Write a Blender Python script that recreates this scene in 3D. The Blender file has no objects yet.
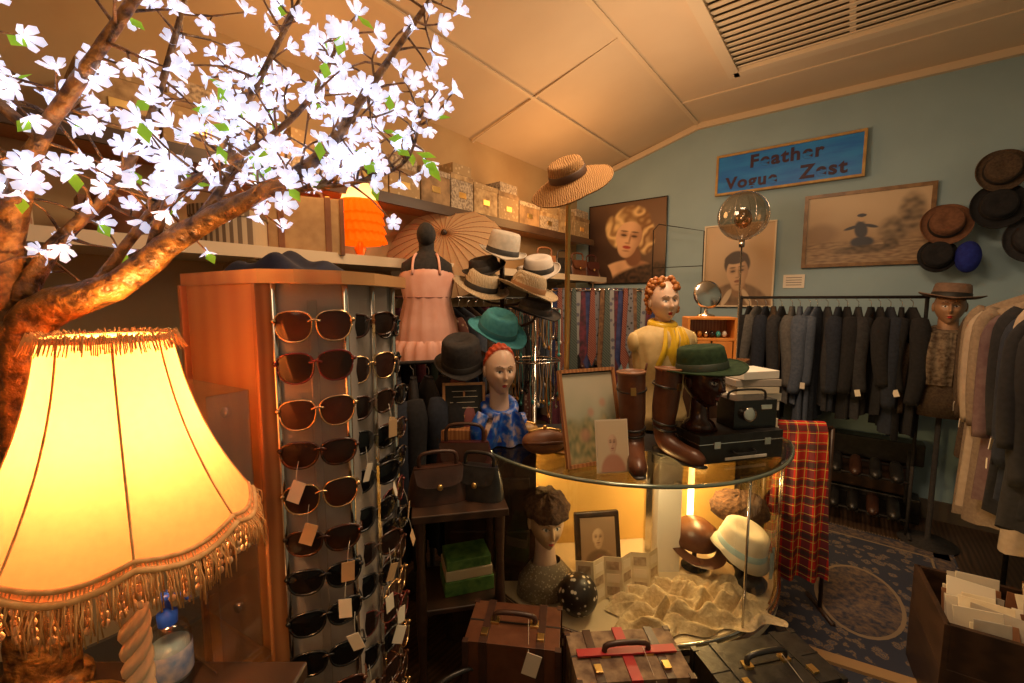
import bpy, bmesh, math, random
from math import sin, cos, pi, exp, sqrt
from mathutils import Vector, Matrix, noise
random.seed(7)
R = random.random
def rr(a,b): return a+(b-a)*random.random()
ROOM = math.radians(-38.2)
RMX = Matrix.Rotation(ROOM,4,'Z')
def W(u,v,z=0): return RMX@Vector((u,v,z))
def T(x,y,z): return Matrix.Translation((x,y,z))
def RX(a): return Matrix.Rotation(math.radians(a),4,'X')
def RY(a): return Matrix.Rotation(math.radians(a),4,'Y')
def RZ(a): return Matrix.Rotation(math.radians(a),4,'Z')
def SC(s): return Matrix.Diagonal((s,s,s,1))

# ------------------------------------------------------------ materials
_m={}
def mat(name,c,c2=None,rough=.6,metal=0,scale=20,kind='noise',bump=0,es=0,ec=None,c3=None,stretch=(1,1,1),sheen=0,spec=None):
    if name in _m: return _m[name]
    m=bpy.data.materials.new(name); m.use_nodes=True; nt=m.node_tree; N=nt.nodes; L=nt.links
    p=N['Principled BSDF']
    p.inputs['Base Color'].default_value=(*c,1); p.inputs['Roughness'].default_value=rough; p.inputs['Metallic'].default_value=metal
    if sheen: p.inputs['Sheen Weight'].default_value=sheen
    if spec is not None: p.inputs['Specular IOR Level'].default_value=spec
    if es:
        p.inputs['Emission Color'].default_value=(*(ec or c),1); p.inputs['Emission Strength'].default_value=es
    tc=N.new('ShaderNodeTexCoord'); mp=N.new('ShaderNodeMapping'); mp.inputs['Scale'].default_value=stretch
    L.new(tc.outputs['Object'],mp.inputs['Vector']); vec=mp.outputs['Vector']
    if c2 is not None or bump:
        if kind=='noise':
            t=N.new('ShaderNodeTexNoise'); t.inputs['Scale'].default_value=scale; t.inputs['Detail'].default_value=5; fac=t.outputs['Fac']
        elif kind=='wave':
            t=N.new('ShaderNodeTexWave'); t.inputs['Scale'].default_value=scale; t.inputs['Distortion'].default_value=5; t.inputs['Detail'].default_value=3; t.inputs['Detail Scale'].default_value=1.5; fac=t.outputs['Fac']
        elif kind=='stripe':
            t=N.new('ShaderNodeTexWave'); t.inputs['Scale'].default_value=scale; t.bands_direction='DIAGONAL'; fac=t.outputs['Fac']
        elif kind=='stripex':
            t=N.new('ShaderNodeTexWave'); t.inputs['Scale'].default_value=scale; t.bands_direction='X'; fac=t.outputs['Fac']
        elif kind=='vor':
            t=N.new('ShaderNodeTexVoronoi'); t.inputs['Scale'].default_value=scale; fac=t.outputs['Distance']
        elif kind=='check':
            t=N.new('ShaderNodeTexChecker'); t.inputs['Scale'].default_value=scale; fac=t.outputs['Fac']
        L.new(vec,t.inputs['Vector'])
        if c2 is not None:
            r=N.new('ShaderNodeValToRGB'); L.new(fac,r.inputs['Fac'])
            r.color_ramp.elements[0].color=(*c,1); r.color_ramp.elements[1].color=(*c2,1)
            if kind=='noise': r.color_ramp.elements[0].position=.35; r.color_ramp.elements[1].position=.65
            if kind=='vor': r.color_ramp.elements[0].position=.25; r.color_ramp.elements[1].position=.35
            if kind in('stripe','stripex'): r.color_ramp.elements[0].position=.45; r.color_ramp.elements[1].position=.55
            if c3 is not None:
                e=r.color_ramp.elements.new(.5); e.color=(*c3,1)
            L.new(r.outputs['Color'],p.inputs['Base Color'])
            if es and ec is None: L.new(r.outputs['Color'],p.inputs['Emission Color'])
        if bump:
            b=N.new('ShaderNodeBump'); b.inputs['Strength'].default_value=bump; b.inputs['Distance'].default_value=.01
            L.new(fac,b.inputs['Height']); L.new(b.outputs['Normal'],p.inputs['Normal'])
    _m[name]=m; return m

def glassmat(name,tint=(1,1,1),gl=.10):
    m=bpy.data.materials.new(name); m.use_nodes=True; nt=m.node_tree; N=nt.nodes; L=nt.links
    N.remove(N['Principled BSDF']); o=N['Material Output']
    a=N.new('ShaderNodeBsdfTransparent'); a.inputs['Color'].default_value=(*tint,1)
    g=N.new('ShaderNodeBsdfGlossy'); g.inputs['Roughness'].default_value=.03
    lw=N.new('ShaderNodeLayerWeight'); lw.inputs['Blend'].default_value=.25
    mr=N.new('ShaderNodeMapRange'); mr.inputs['To Min'].default_value=gl*.4; mr.inputs['To Max'].default_value=min(1,gl*5)
    L.new(lw.outputs['Facing'],mr.inputs['Value'])
    mx=N.new('ShaderNodeMixShader'); L.new(mr.outputs['Result'],mx.inputs['Fac']); L.new(a.outputs[0],mx.inputs[1]); L.new(g.outputs[0],mx.inputs[2]); L.new(mx.outputs[0],o.inputs['Surface'])
    return m
def clothglow(name,col,em,es,tr=.6):
    m=bpy.data.materials.new(name); m.use_nodes=True; nt=m.node_tree; N=nt.nodes; L=nt.links
    N.remove(N['Principled BSDF']); o=N['Material Output']
    tc=N.new('ShaderNodeTexCoord'); nz=N.new('ShaderNodeTexNoise'); nz.inputs['Scale'].default_value=90; L.new(tc.outputs['Object'],nz.inputs['Vector'])
    hs=N.new('ShaderNodeMixRGB'); hs.inputs[1].default_value=(*col,1); hs.inputs[2].default_value=(*[c*.8 for c in col],1); L.new(nz.outputs['Fac'],hs.inputs[0])
    d=N.new('ShaderNodeBsdfDiffuse'); t=N.new('ShaderNodeBsdfTranslucent'); L.new(hs.outputs[0],d.inputs[0]); L.new(hs.outputs[0],t.inputs[0])
    mx=N.new('ShaderNodeMixShader'); mx.inputs[0].default_value=tr; L.new(d.outputs[0],mx.inputs[1]); L.new(t.outputs[0],mx.inputs[2])
    e=N.new('ShaderNodeEmission'); e.inputs[0].default_value=(*em,1); e.inputs[1].default_value=es
    ad=N.new('ShaderNodeAddShader'); L.new(mx.outputs[0],ad.inputs[0]); L.new(e.outputs[0],ad.inputs[1]); L.new(ad.outputs[0],o.inputs['Surface'])
    return m
def tartanmat():
    m=bpy.data.materials.new('tartan_wool'); m.use_nodes=True; nt=m.node_tree; N=nt.nodes; L=nt.links; p=N['Principled BSDF']; p.inputs['Roughness'].default_value=.9
    tc=N.new('ShaderNodeTexCoord')
    def stripe(axis,scale,lo,hi,col,prev):
        w=N.new('ShaderNodeTexWave'); w.bands_direction=axis; w.inputs['Scale'].default_value=scale; L.new(tc.outputs['UV'],w.inputs['Vector'])
        r=N.new('ShaderNodeValToRGB'); r.color_ramp.interpolation='CONSTANT'; r.color_ramp.elements[0].color=(0,0,0,1); r.color_ramp.elements[0].position=0; r.color_ramp.elements[1].position=lo; r.color_ramp.elements[1].color=(hi,hi,hi,1)
        L.new(w.outputs['Fac'],r.inputs['Fac']); mx=N.new('ShaderNodeMixRGB'); L.new(r.outputs[0],mx.inputs[0]); mx.inputs[2].default_value=(*col,1)
        if prev is None: mx.inputs[1].default_value=(.50,.02,.012,1)
        else: L.new(prev,mx.inputs[1])
        return mx.outputs[0]
    cur=stripe('X',1.0,.82,.7,(.01,.02,.04),None); cur=stripe('Y',1.0,.82,.7,(.01,.03,.03),cur)
    cur=stripe('X',2.0,.985,.8,(.6,.5,.1),cur); cur=stripe('Y',2.0,.985,.8,(.6,.5,.1),cur)
    L.new(cur,p.inputs['Base Color']); return m

wood=mat('varnished_wood',(.26,.10,.035),(.42,.19,.07),rough=.35,kind='wave',scale=3,stretch=(6,6,.5))
wood_honey=mat('honey_wood',(.50,.24,.09),(.56,.29,.11),rough=.35,kind='wave',scale=1.2,stretch=(5,5,.6))
wood_dark=mat('dark_wood',(.025,.013,.008),(.05,.025,.014),rough=.4,kind='wave',scale=3,stretch=(1,1,4))
black=mat('black_gloss',(.008,.008,.009),rough=.25)
blackm=mat('black_matte',(.012,.011,.012),(.025,.022,.022),rough=.85,scale=60)
chrome=mat('chrome',(.75,.72,.68),rough=.18,metal=1)
brass=mat('brass',(.75,.5,.18),rough=.3,metal=1)
white=mat('white_card',(.8,.76,.68),rough=.7)
cream=mat('cream_paint',(.72,.63,.48),rough=.5)
glass=glassmat('clear_glass',(.97,.98,.97),.10)
glasstop=glassmat('counter_glass',(.45,.42,.36),.08)
acryl=glassmat('clear_acrylic',(.97,.96,.95),.14)
straw=mat('straw_weave',(.24,.11,.03),(.38,.20,.06),kind='wave',scale=40,rough=.8,bump=.5)
straw2=mat('pale_straw',(.42,.31,.18),(.60,.48,.32),kind='wave',scale=40,rough=.8,bump=.5)
brownl=mat('brown_leather',(.08,.026,.011),(.13,.048,.022),scale=14,rough=.38,bump=.2)
brownl2=mat('tan_leather',(.16,.06,.026),(.22,.095,.04),scale=14,rough=.42,bump=.2)
blackl=mat('black_leather',(.010,.009,.009),(.022,.02,.019),scale=30,rough=.38,bump=.2)

# ------------------------------------------------------------ mesh builder
def catmull(P,n):
    P=[Vector(p) for p in P]; out=[]
    if len(P)<3 or n<=1: return P,[float(i) for i in range(len(P))]
    ts=[]
    for i in range(len(P)-1):
        p0=P[max(i-1,0)];p1=P[i];p2=P[i+1];p3=P[min(i+2,len(P)-1)]
        for k in range(n):
            t=k/n
            out.append(.5*((2*p1)+(p2-p0)*t+(2*p0-5*p1+4*p2-p3)*t*t+(3*p1-p0-3*p2+p3)*t**3)); ts.append(i+t)
    out.append(P[-1]); ts.append(float(len(P)-1))
    return out,ts
class MB:
    def __init__(s): s.v=[];s.f=[];s.m=[];s.s=[];s.mats=[];s.M=Matrix()
    def mi(s,m):
        if m not in s.mats: s.mats.append(m)
        return s.mats.index(m)
    def add(s,vs,fs,m,smooth=True,M=None):
        Tm=s.M@M if M is not None else s.M
        o=len(s.v); s.v+=[Tm@Vector(p) for p in vs]
        for k,f in enumerate(fs):
            s.f.append([i+o for i in f]); s.m.append(s.mi(m[k] if isinstance(m,list) else m)); s.s.append(smooth)
    def box(s,c,d,m,M=None):
        x,y,z=[q/2 for q in d]; cx,cy,cz=c
        vs=[(cx+i*x,cy+j*y,cz+k*z) for i in(-1,1) for j in(-1,1) for k in(-1,1)]
        s.add(vs,[(0,1,3,2),(4,6,7,5),(0,4,5,1),(2,3,7,6),(0,2,6,4),(1,5,7,3)],m,False,M)
    def prism(s,pts,z0,z1,m,M=None,smooth=False,mside=None):
        n=len(pts); vs=[(p[0],p[1],z0) for p in pts]+[(p[0],p[1],z1) for p in pts]
        s.add(vs,[tuple(reversed(range(n))),tuple(range(n,2*n))],m,False,M)
        s.add(vs,[(i,(i+1)%n,(i+1)%n+n,i+n) for i in range(n)],mside or m,smooth,M)
    def tube(s,P,r,m,n=8,sub=1,M=None,flat=1.0,bark=0,cap=True):
        pts,ts=catmull(P,sub)
        if not isinstance(r,(list,tuple)): r=[r]*len(P)
        rs=[]
        for t in ts:
            i=min(int(t),len(r)-2) if len(r)>1 else 0; q=t-i; rs.append(r[i]*(1-q)+r[min(i+1,len(r)-1)]*q)
        vs=[];fs=[]; pn=None
        for i,p in enumerate(pts):
            d=(pts[min(i+1,len(pts)-1)]-pts[max(i-1,0)])
            if d.length<1e-9: d=Vector((0,0,1))
            d.normalize()
            if pn is None:
                a=Vector((0,0,1)) if abs(d.z)<.9 else Vector((1,0,0)); pn=d.cross(a).normalized()
            pn=(pn-d*pn.dot(d))
            if pn.length<1e-6: pn=d.orthogonal()
            pn.normalize(); bn=d.cross(pn)
            for k in range(n):
                a=2*pi*k/n; q=rs[i]
                if bark: q*=1+bark*noise.noise(Vector((p.x*40+cos(a)*1.5,p.y*40+sin(a)*1.5,p.z*40)))
                vs.append(p+pn*cos(a)*q+bn*sin(a)*q*flat)
        for i in range(len(pts)-1):
            for k in range(n): fs.append((i*n+k,i*n+(k+1)%n,(i+1)*n+(k+1)%n,(i+1)*n+k))
        if cap: fs.append(tuple(reversed(range(n)))); fs.append(tuple(range((len(pts)-1)*n,len(pts)*n)))
        s.add(vs,fs,m,True,M)
    def lathe(s,prof,m,n=32,M=None,sx=1,sy=1,wob=None,smooth=True):
        vs=[];fs=[]
        for j,(r,z) in enumerate(prof):
            for k in range(n):
                a=2*pi*k/n; dr,dz=(wob(a,r,z) if wob else (0,0))
                vs.append(((r+dr)*cos(a)*sx,(r+dr)*sin(a)*sy,z+dz))
        for j in range(len(prof)-1):
            for k in range(n): fs.append((j*n+k,j*n+(k+1)%n,(j+1)*n+(k+1)%n,(j+1)*n+k))
        s.add(vs,fs,m,smooth,M)
    def ell(s,c,r,m,n=20,M=None,rot=None):
        pr=[(sin(pi*j/(n//2+2)),-cos(pi*j/(n//2+2))) for j in range(n//2+3)]
        Q=T(*c)@(rot or Matrix())@Matrix.Diagonal((r[0],r[1],r[2],1))
        s.lathe(pr,m,n,(M@Q) if M is not None else Q)
    def sheet(s,fn,nu,nv,m,M=None,smooth=True):
        vs=[fn(i/nu,j/nv) for j in range(nv+1) for i in range(nu+1)]
        fs=[(j*(nu+1)+i,j*(nu+1)+i+1,(j+1)*(nu+1)+i+1,(j+1)*(nu+1)+i) for j in range(nv) for i in range(nu)]
        s.add(vs,fs,m,smooth,M)
    def build(s,name,loc=(0,0,0),rz=0,parent=None,bevel=0,uvfn=None,rot=None):
        me=bpy.data.meshes.new(name); me.from_pydata([tuple(v) for v in s.v],[],s.f)
        for m in s.mats: me.materials.append(m)
        me.polygons.foreach_set('material_index',s.m); me.polygons.foreach_set('use_smooth',s.s)
        if uvfn:
            uv=me.uv_layers.new()
            for l in me.loops: uv.data[l.index].uv=uvfn(me.vertices[l.vertex_index].co)
        me.update()
        o=bpy.data.objects.new(name,me); bpy.context.scene.collection.objects.link(o)
        o.location=loc; o.rotation_euler=rot if rot else (0,0,rz)
        if parent: o.parent=parent
        if bevel:
            b=o.modifiers.new('b','BEVEL'); b.width=bevel; b.segments=2; b.limit_method='ANGLE'; b.angle_limit=math.radians(50)
        return o

# ------------------------------------------------------------ room shell
U0,U1,V0,V1=-2.46,1.5,-1.6,4.29
wallblue=mat('blue_wall_paint',(.27,.40,.47),(.30,.44,.51),scale=3,rough=.7,bump=.05)
wallwarm=mat('cream_wall_paint',(.42,.28,.14),(.48,.34,.18),scale=3,rough=.7)
ceilm=mat('ceiling_paint',(.64,.50,.35),(.69,.55,.39),scale=2,rough=.6)
trimm=mat('trim_paint',(.68,.55,.39),rough=.45)
floorm=mat('floor_boards',(.03,.017,.010),(.075,.042,.024),kind='wave',scale=2,stretch=(6,.6,1),rough=.45)
def roombox(name,u0,u1,v0,v1,z0,z1,m,**k):
    b=MB(); b.box((0,0,0),(u1-u0,v1-v0,z1-z0),m); return b.build(name,W((u0+u1)/2,(v0+v1)/2,(z0+z1)/2),ROOM,**k)
roombox('floor',U0-.1,U1+.1,V0-.1,V1+.1,-.08,0,floorm)
roombox('wall_back',U0-.1,U1+.1,V1,V1+.1,0,3.3,wallblue)
roombox('wall_left',U0-.1,U0,V0,V1,0,2.9,wallwarm)
roombox('wall_right',U1,U1+.1,V0,V1,0,3.2,wallblue)
roombox('wall_front',U0-.1,U1+.1,V0-.1,V0,0,3.2,wallwarm)
b=MB()
pts=[(U0-.1,2.85),(-1.2,3.2),(U1+.1,3.2),(U1+.1,3.3),(-1.2,3.3),(U0-.1,2.97)]
vs=[(p[0],V0-.1,p[1]) for p in pts]+[(p[0],V1+.0,p[1]) for p in pts]
b.add(vs,[(0,1,7,6),(1,2,8,7),(2,3,9,8),(3,4,10,9),(4,5,11,10),(5,0,6,11),(5,4,1,0),(4,3,2,1),(6,7,10,11),(7,8,9,10)],ceilm,False)
b.build('ceiling',(0,0,0),ROOM)
b=MB()
b.box((-1.2,1.35,3.194),(.035,5.88,.012),trimm)
def slz(u): return 3.2-(-1.2-u)*.2778
b.box((0,0,0),(.025,5.88,.010),trimm,T(-1.85,1.35,slz(-1.85)-.003)@RY(-15.5))
b.box((0,0,0),(1.28,.02,.006),ceilm,T(-1.83,2.6,slz(-1.83)-.002)@RY(-15.5))
b.box((.05,3.75,3.196),(2.5,.02,.008),trimm)
b.build('trim_1',(0,0,0),ROOM)
b=MB(); b.box((.15,V1-.02,3.175),(2.7,.04,.05),trimm); b.box((0,0,0),(1.3,.035,.05),trimm,T(-1.83,V1-.018,slz(-1.83)-.025)@RY(-15.5)); b.build('trim_2',(0,0,0),ROOM)
skd=mat('skirting_paint',(.10,.08,.06),rough=.5)
roombox('baseboard_back',U0,U1,V1-.02,V1,0,.14,skd); roombox('baseboard_left',U0,U0+.02,V0,V1-.02,0,.14,skd)
b=MB(); b.box((0,0,.012),(.5,.06,.024),mat('threshold_strip',(.4,.25,.12),rough=.4)); b.build('trim_3',(1.5,1.72,0),math.radians(-28))
b=MB(); vw,vl=1.3,1.15
for x in(-vw/2,vw/2): b.box((x,0,-.02),(.07,vl+.07,.05),trimm)
for y in(-vl/2,vl/2): b.box((0,y,-.02),(vw,.07,.05),trimm)
b.box((0,0,-.001),(vw,vl,.004),mat('vent_dark',(.22,.14,.08)))
for i in range(17): b.box((0,0,0),(vw-.06,.056,.008),trimm,T(0,-vl/2+.07+i*.064,-.022)@RX(14))
b.box((0,0,-.012),(.03,vl,.02),trimm)
b.build('ceiling_vent',W(-.09,2.87,3.2),ROOM,bevel=.003)

# ------------------------------------------------------------ painted prints (vertex-colour canvases)
def vcolmat():
    m=bpy.data.materials.new('printed_canvas'); m.use_nodes=True; N=m.node_tree.nodes; p=N['Principled BSDF']; p.inputs['Roughness'].default_value=.45
    a=N.new('ShaderNodeAttribute'); a.attribute_name='Col'; m.node_tree.links.new(a.outputs['Color'],p.inputs['Base Color']); return m
VC=vcolmat()
def canvas(parent,w,h,fn,y=-.016,n=130,rx=0,off=(0,0,0)):
    vs=[];cs=[]
    for j in range(n+1):
        for i in range(n+1):
            x=i/n*2-1; z=j/n*2-1; vs.append((x*w/2,0,z*h/2)); cs.append(fn(x,z))
    me=bpy.data.meshes.new('print'); me.from_pydata(vs,[],[(j*(n+1)+i,j*(n+1)+i+1,(j+1)*(n+1)+i+1,(j+1)*(n+1)+i) for j in range(n) for i in range(n)])
    at=me.color_attributes.new('Col','FLOAT_COLOR','POINT')
    for k,c in enumerate(cs): at.data[k].color=(*c,1)
    me.materials.append(VC); o=bpy.data.objects.new('print',me); bpy.context.scene.collection.objects.link(o); o.parent=parent; o.location=(off[0],y+off[1],off[2]); o.rotation_euler=(rx,0,0)
def sm(a,b,x):
    t=max(0,min(1,(x-a)/(b-a))); return t*t*(3-2*t)
def el(x,z,cx,cz,rx,rz,rot=0,s=.12):
    dx,dz=x-cx,z-cz; c,q=cos(rot),sin(rot); X=(dx*c+dz*q)/rx; Z=(-dx*q+dz*c)/rz
    return 1-sm(1-s,1+s,sqrt(X*X+Z*Z))
def mixc(a,b,t): return tuple(a[i]*(1-t)+b[i]*t for i in range(3))
def nz(x,z,s,k=0): return noise.noise(Vector((x*s,z*s,k)))
def face(c,x,z,cx,cz,s,skin,sh,dark,lip,rot=0):
    dx,dz=(x-cx),(z-cz); X=(dx*cos(rot)+dz*sin(rot))/s; Z=(-dx*sin(rot)+dz*cos(rot))/s
    E=lambda a,b_,r,q,sf=.25:el(X,Z,a,b_,r,q,0,sf)
    f=max(E(0,.12,.75,.8,.06),E(0,-.35,.55,.68,.08))
    t=mixc(skin,sh,sm(-.1,.85,X)*.75+.25*sm(.3,1,-Z))
    t=mixc(t,sh,.6*max(E(-.3,.2,.24,.17,.7),E(.3,.2,.24,.17,.7)))
    t=mixc(t,sh,.7*max(E(.09,-.02,.06,.25,.6),E(0,-.24,.16,.05,.5),E(0,-.66,.2,.05,.6)))
    t=mixc(t,dark,.9*max(E(-.3,.16,.17,.06,.4),E(.3,.16,.17,.06,.4)))
    t=mixc(t,dark,.8*max(E(-.31,.38+.0,.22,.04,.4),E(.31,.38,.22,.04,.4)))
    t=mixc(t,lip,.95*E(0,-.46,.24,.09,.25)); t=mixc(t,dark,.6*E(0,-.455,.22,.015,.4))
    return mixc(c,t,f)
def fn_blonde(x,z):
    c=mixc((.05,.025,.018),(.16,.09,.055),sm(-1,1,x+z+.4*nz(x,z,2)))
    sk,sh=(.78,.50,.30),(.26,.11,.055)
    c=mixc(c,mixc(sk,sh,sm(-.3,.9,x+.4*nz(x,z,3))),el(x,z,0,-1.05,.95,.62,.1,.05))
    hr=max(el(x,z,.12,.42,.52,.48,0,.1),el(x,z,-.28,.3,.25,.4,.3,.15),el(x,z,.52,.12,.22,.42,0,.15))
    w=.5+.5*sin(16*sqrt((x-.3)**2+(z-.7)**2)+6*nz(x,z,4)); c=mixc(c,mixc((.20,.09,.03),(.86,.62,.30),w*.8+.2*sm(.6,-.3,x)),hr)
    c=mixc(c,mixc(sh,(.12,.05,.03),.5),el(x,z,.2,-.36,.2,.25,.2,.2))
    c=face(c,x,z,.07,.10,.46,sk,sh,(.03,.012,.01),(.42,.03,.03),-.2)
    fu=el(x,z,.35,-.85,.9,.26,.25,.2); c=mixc(c,mixc((.015,.01,.01),(.08,.04,.025),.5+nz(x,z,12)),fu)
    gl=el(x,z,-.55,-.72,.16,.36,.5,.12); c=mixc(c,(.06,.03,.02),gl)
    return c
def fn_man(x,z):
    z=z+.18
    bg=mixc((.46,.33,.20),(.56,.42,.27),sm(-1,1,z+.3*nz(x,z,2)))
    c=mixc(bg,mixc((.13,.08,.05),(.32,.22,.13),.5+.6*nz(x*1.5,z,5)),el(x,z,0,-1.1,1.05,.85,0,.05))
    c=mixc(c,(.30,.18,.10),el(x,z,.05,-.4,.22,.22,0,.1))
    c=mixc(c,(.05,.03,.02),el(x,z,-.02,.22,.38,.32,0,.08))
    c=face(c,x,z,0,-.02,.42,(.62,.43,.27),(.28,.16,.09),(.04,.02,.015),(.28,.11,.07),.1)
    c=mixc(c,(.05,.03,.02),el(x,z,-.05,.36,.34,.14,.12,.1))
    c=mixc(c,(.6,.48,.33),max(el(x,z,-.3,-.62,.08,.25,-.6,.15),el(x,z,.3,-.62,.08,.25,.6,.15)))
    return c
def fn_photo(x,z):
    c=mixc((.38,.26,.15),(.56,.43,.28),sm(-.5,.9,z+.25*nz(x,z,2)))
    c=mixc(c,mixc((.20,.13,.08),(.38,.27,.16),.5+nz(x*2,z*5,4)),sm(-.25,-.42,z))
    t=max(el(x,z,.74,.35,.2,.5,0,.35),el(x,z,.5,-.1,.25,.35,0,.35)); c=mixc(c,mixc((.07,.05,.035),(.28,.2,.12),.5+nz(x,z,8)),t*.9)
    c=mixc(c,(.20,.13,.08),.6*el(x,z,-.75,-.1,.3,.3,0,.4))
    d=(.035,.04,.06)
    k=max(el(x,z,-.05,-.05,.11,.26,.1,.2),el(x,z,-.02,-.4,.2,.16,0,.2),el(x,z,-.20,.03,.15,.045,.4,.2),el(x,z,.10,.05,.14,.045,-.4,.2))
    c=mixc(c,d,k); c=mixc(c,(.5,.34,.2),el(x,z,-.05,.27,.05,.08,0,.1)); c=mixc(c,d,el(x,z,-.05,.37,.08,.05,0,.1))
    k=max(el(x,z,-.0,-.62,.5,.12,.06,.3),el(x,z,.45,-.5,.12,.16,0,.3)); c=mixc(c,mixc((.04,.03,.02),(.16,.11,.07),.5+nz(x,z,10)),k*.9)
    return c
def picture(name,u0,u1,z0,z1,frame,fn,fw=.02):
    b=MB(); w,h=u1-u0,z1-z0
    b.box((0,-.008,0),(w-.004,.012,h-.004),blackm)
    for x in(-1,1): b.box((x*(w/2-fw/2),-.014,0),(fw,.028,h),frame)
    for z in(-1,1): b.box((0,-.014,z*(h/2-fw/2)),(w-2*fw,.028,fw),frame)
    o=b.build(name,W((u0+u1)/2,V1-.003,(z0+z1)/2),ROOM); canvas(o,w-fw*2,h-fw*2,fn)
    return o
picture('wall_poster',-2.29,-1.45,1.77,2.6,black,fn_blonde,.008)
picture('wall_poster',-1.10,-.53,1.54,2.27,cream,fn_man,.012)
picture('framed_photograph',-.345,.424,1.86,2.43,mat('gilt_frame',(.14,.07,.025),(.26,.15,.06),rough=.35),fn_photo,.026)
b=MB(); b.box((0,0,0),(.15,.006,.11),white)
for i in range(4): b.box((0,-.004,.03-i*.02),(.11,.001,.004),blackm)
b.build('wall_card',W(-.39,V1-.005,1.755),ROOM)
sg=MB(); blue=mat('sign_blue',(.0,.14,.60),(.01,.23,.70),scale=6,rough=.4,stretch=(.6,1,3)); ow=mat('ochre_frame',(.5,.32,.1),(.38,.22,.07),rough=.5)
sg.box((0,-.01,0),(1.02,.016,.33),blue)
for x in(-1,1): sg.box((x*.51,-.014,0),(.02,.03,.35),ow)
for z in(-1,1): sg.box((0,-.014,z*.165),(1.02,.03,.02),ow)
sign=sg.build('shop_sign',W(-.5,V1-.03,2.695),ROOM,bevel=.003); sign.rotation_euler=(math.radians(-3),0,ROOM)
red=mat('sign_lettering',(.03,.006,.03),rough=.5)
for i,(t,x,z,s) in enumerate([('Feather',.0,.03,.145),('Vogue',-.24,-.125,.135),('Zest',.26,-.125,.145)]):
    c=bpy.data.curves.new('letters','FONT'); c.body=t; c.size=s; c.extrude=.002; c.offset=.0045; c.align_x='CENTER'; c.space_character=1.15; c.materials.append(red)
    o=bpy.data.objects.new('lettering_%d'%(i+1),c); bpy.context.scene.collection.objects.link(o); o.parent=sign; o.location=(x,-.021,z); o.rotation_euler=(pi/2,0,0)

# ------------------------------------------------------------ heads / mannequins
def headmesh(b,M,skin,hair=None,lip=None,eyes=True,brow=None,nu=130,nv=140,hl=.46):
    lip=lip or mat('red_lips',(.45,.03,.03),rough=.3); brow=brow or mat('brow_brown',(.07,.028,.018),rough=.6); ew=mat('eye_white',(.66,.60,.54),rough=.3); ir=mat('iris_dark',(.02,.025,.03),rough=.2)
    ck=mat('rouge_cheek',(.66,.34,.24),rough=.45)
    vs=[];ms=[]
    def S(x,y,z):
        w,d,h=.074,.094,.118
        if z<0: w*=1-.42*(-z)**1.6
        X=x*w; Y=y*d; Z=z*h
        if y>0 and z<-.2: Y*=1-.5*sm(.2,.9,-z)
        if y<0:
            f=-y; g=lambda cx,cz,sx,sz: exp(-((x-cx)/sx)**2-((z-cz)/sz)**2)
            o=.024*g(0,-.24,.09,.09)+.014*g(0,-.08,.08,.17)-.015*(g(.34,.03,.22,.13)+g(-.34,.03,.22,.13))+.006*(g(.34,.0,.13,.05)+g(-.34,.0,.13,.05))
            o+=.009*g(0,-.49,.18,.04)+.010*g(0,-.59,.15,.04)-.005*g(0,-.54,.25,.018)+.014*g(0,-.84,.30,.12)+.007*(g(.48,-.22,.2,.2)+g(-.48,-.22,.2,.2))+.005*(g(.3,.2,.25,.06)+g(-.3,.2,.25,.06))
            Y-=o*(f**.5)
        if hair:
            q=sm(hl-.02,hl+.06,z*.85+y*.75+.12*x*x)
            n1=1+q*(.09+.02*sin(x*22+z*9)); X*=n1;Y*=n1;Z*=n1
        return (X,Y,Z)
    D=[]
    for j in range(nv+1):
        ph=pi*j/nv
        for i in range(nu):
            th=2*pi*i/nu; d=(sin(ph)*cos(th),sin(ph)*sin(th),cos(ph)); D.append(d); vs.append(S(*d))
    fs=[]
    for j in range(nv):
        for i in range(nu):
            f=(j*nu+i,(j+1)*nu+i,(j+1)*nu+(i+1)%nu,j*nu+(i+1)%nu); fs.append(f)
            x,y,z=[sum(D[k][a] for k in f)/4 for a in range(3)]; m=skin
            if hair and z*.85+y*.75+.12*x*x>hl: m=hair
            elif y<0 and eyes:
                ax=abs(x); zz=z-.03*(ax-.34)
                e=((ax-.34)/.155)**2+((zz-.01)/.048)**2
                if (x/(.20))**2+((z+.54)/.072)**2<1: m=lip
                elif e<1: m=ir if ((ax-.33)/.06)**2+((z-.01)/.06)**2<1 else ew
                elif e<2.0 and z>.018: m=brow
                elif .15<ax<.56 and abs(z-(.18+.06*sin((ax-.15)/.41*pi)))<.018: m=brow
            ms.append(m)
    b.add(vs,fs,ms,True,M)
    for x in(-1,1): b.ell((x*.073,.008,-.005),(.009,.018,.030),skin,12,M)
def neck(b,M,skin,base=-.24,r=.048):
    b.lathe([(0,-.05),(r,-.06),(r*.95,-.12),(r*1.05,-.17),(r*1.5,base+.03),(r*1.9,base),(0,base)],skin,28,M@T(0,.015,0))
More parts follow.
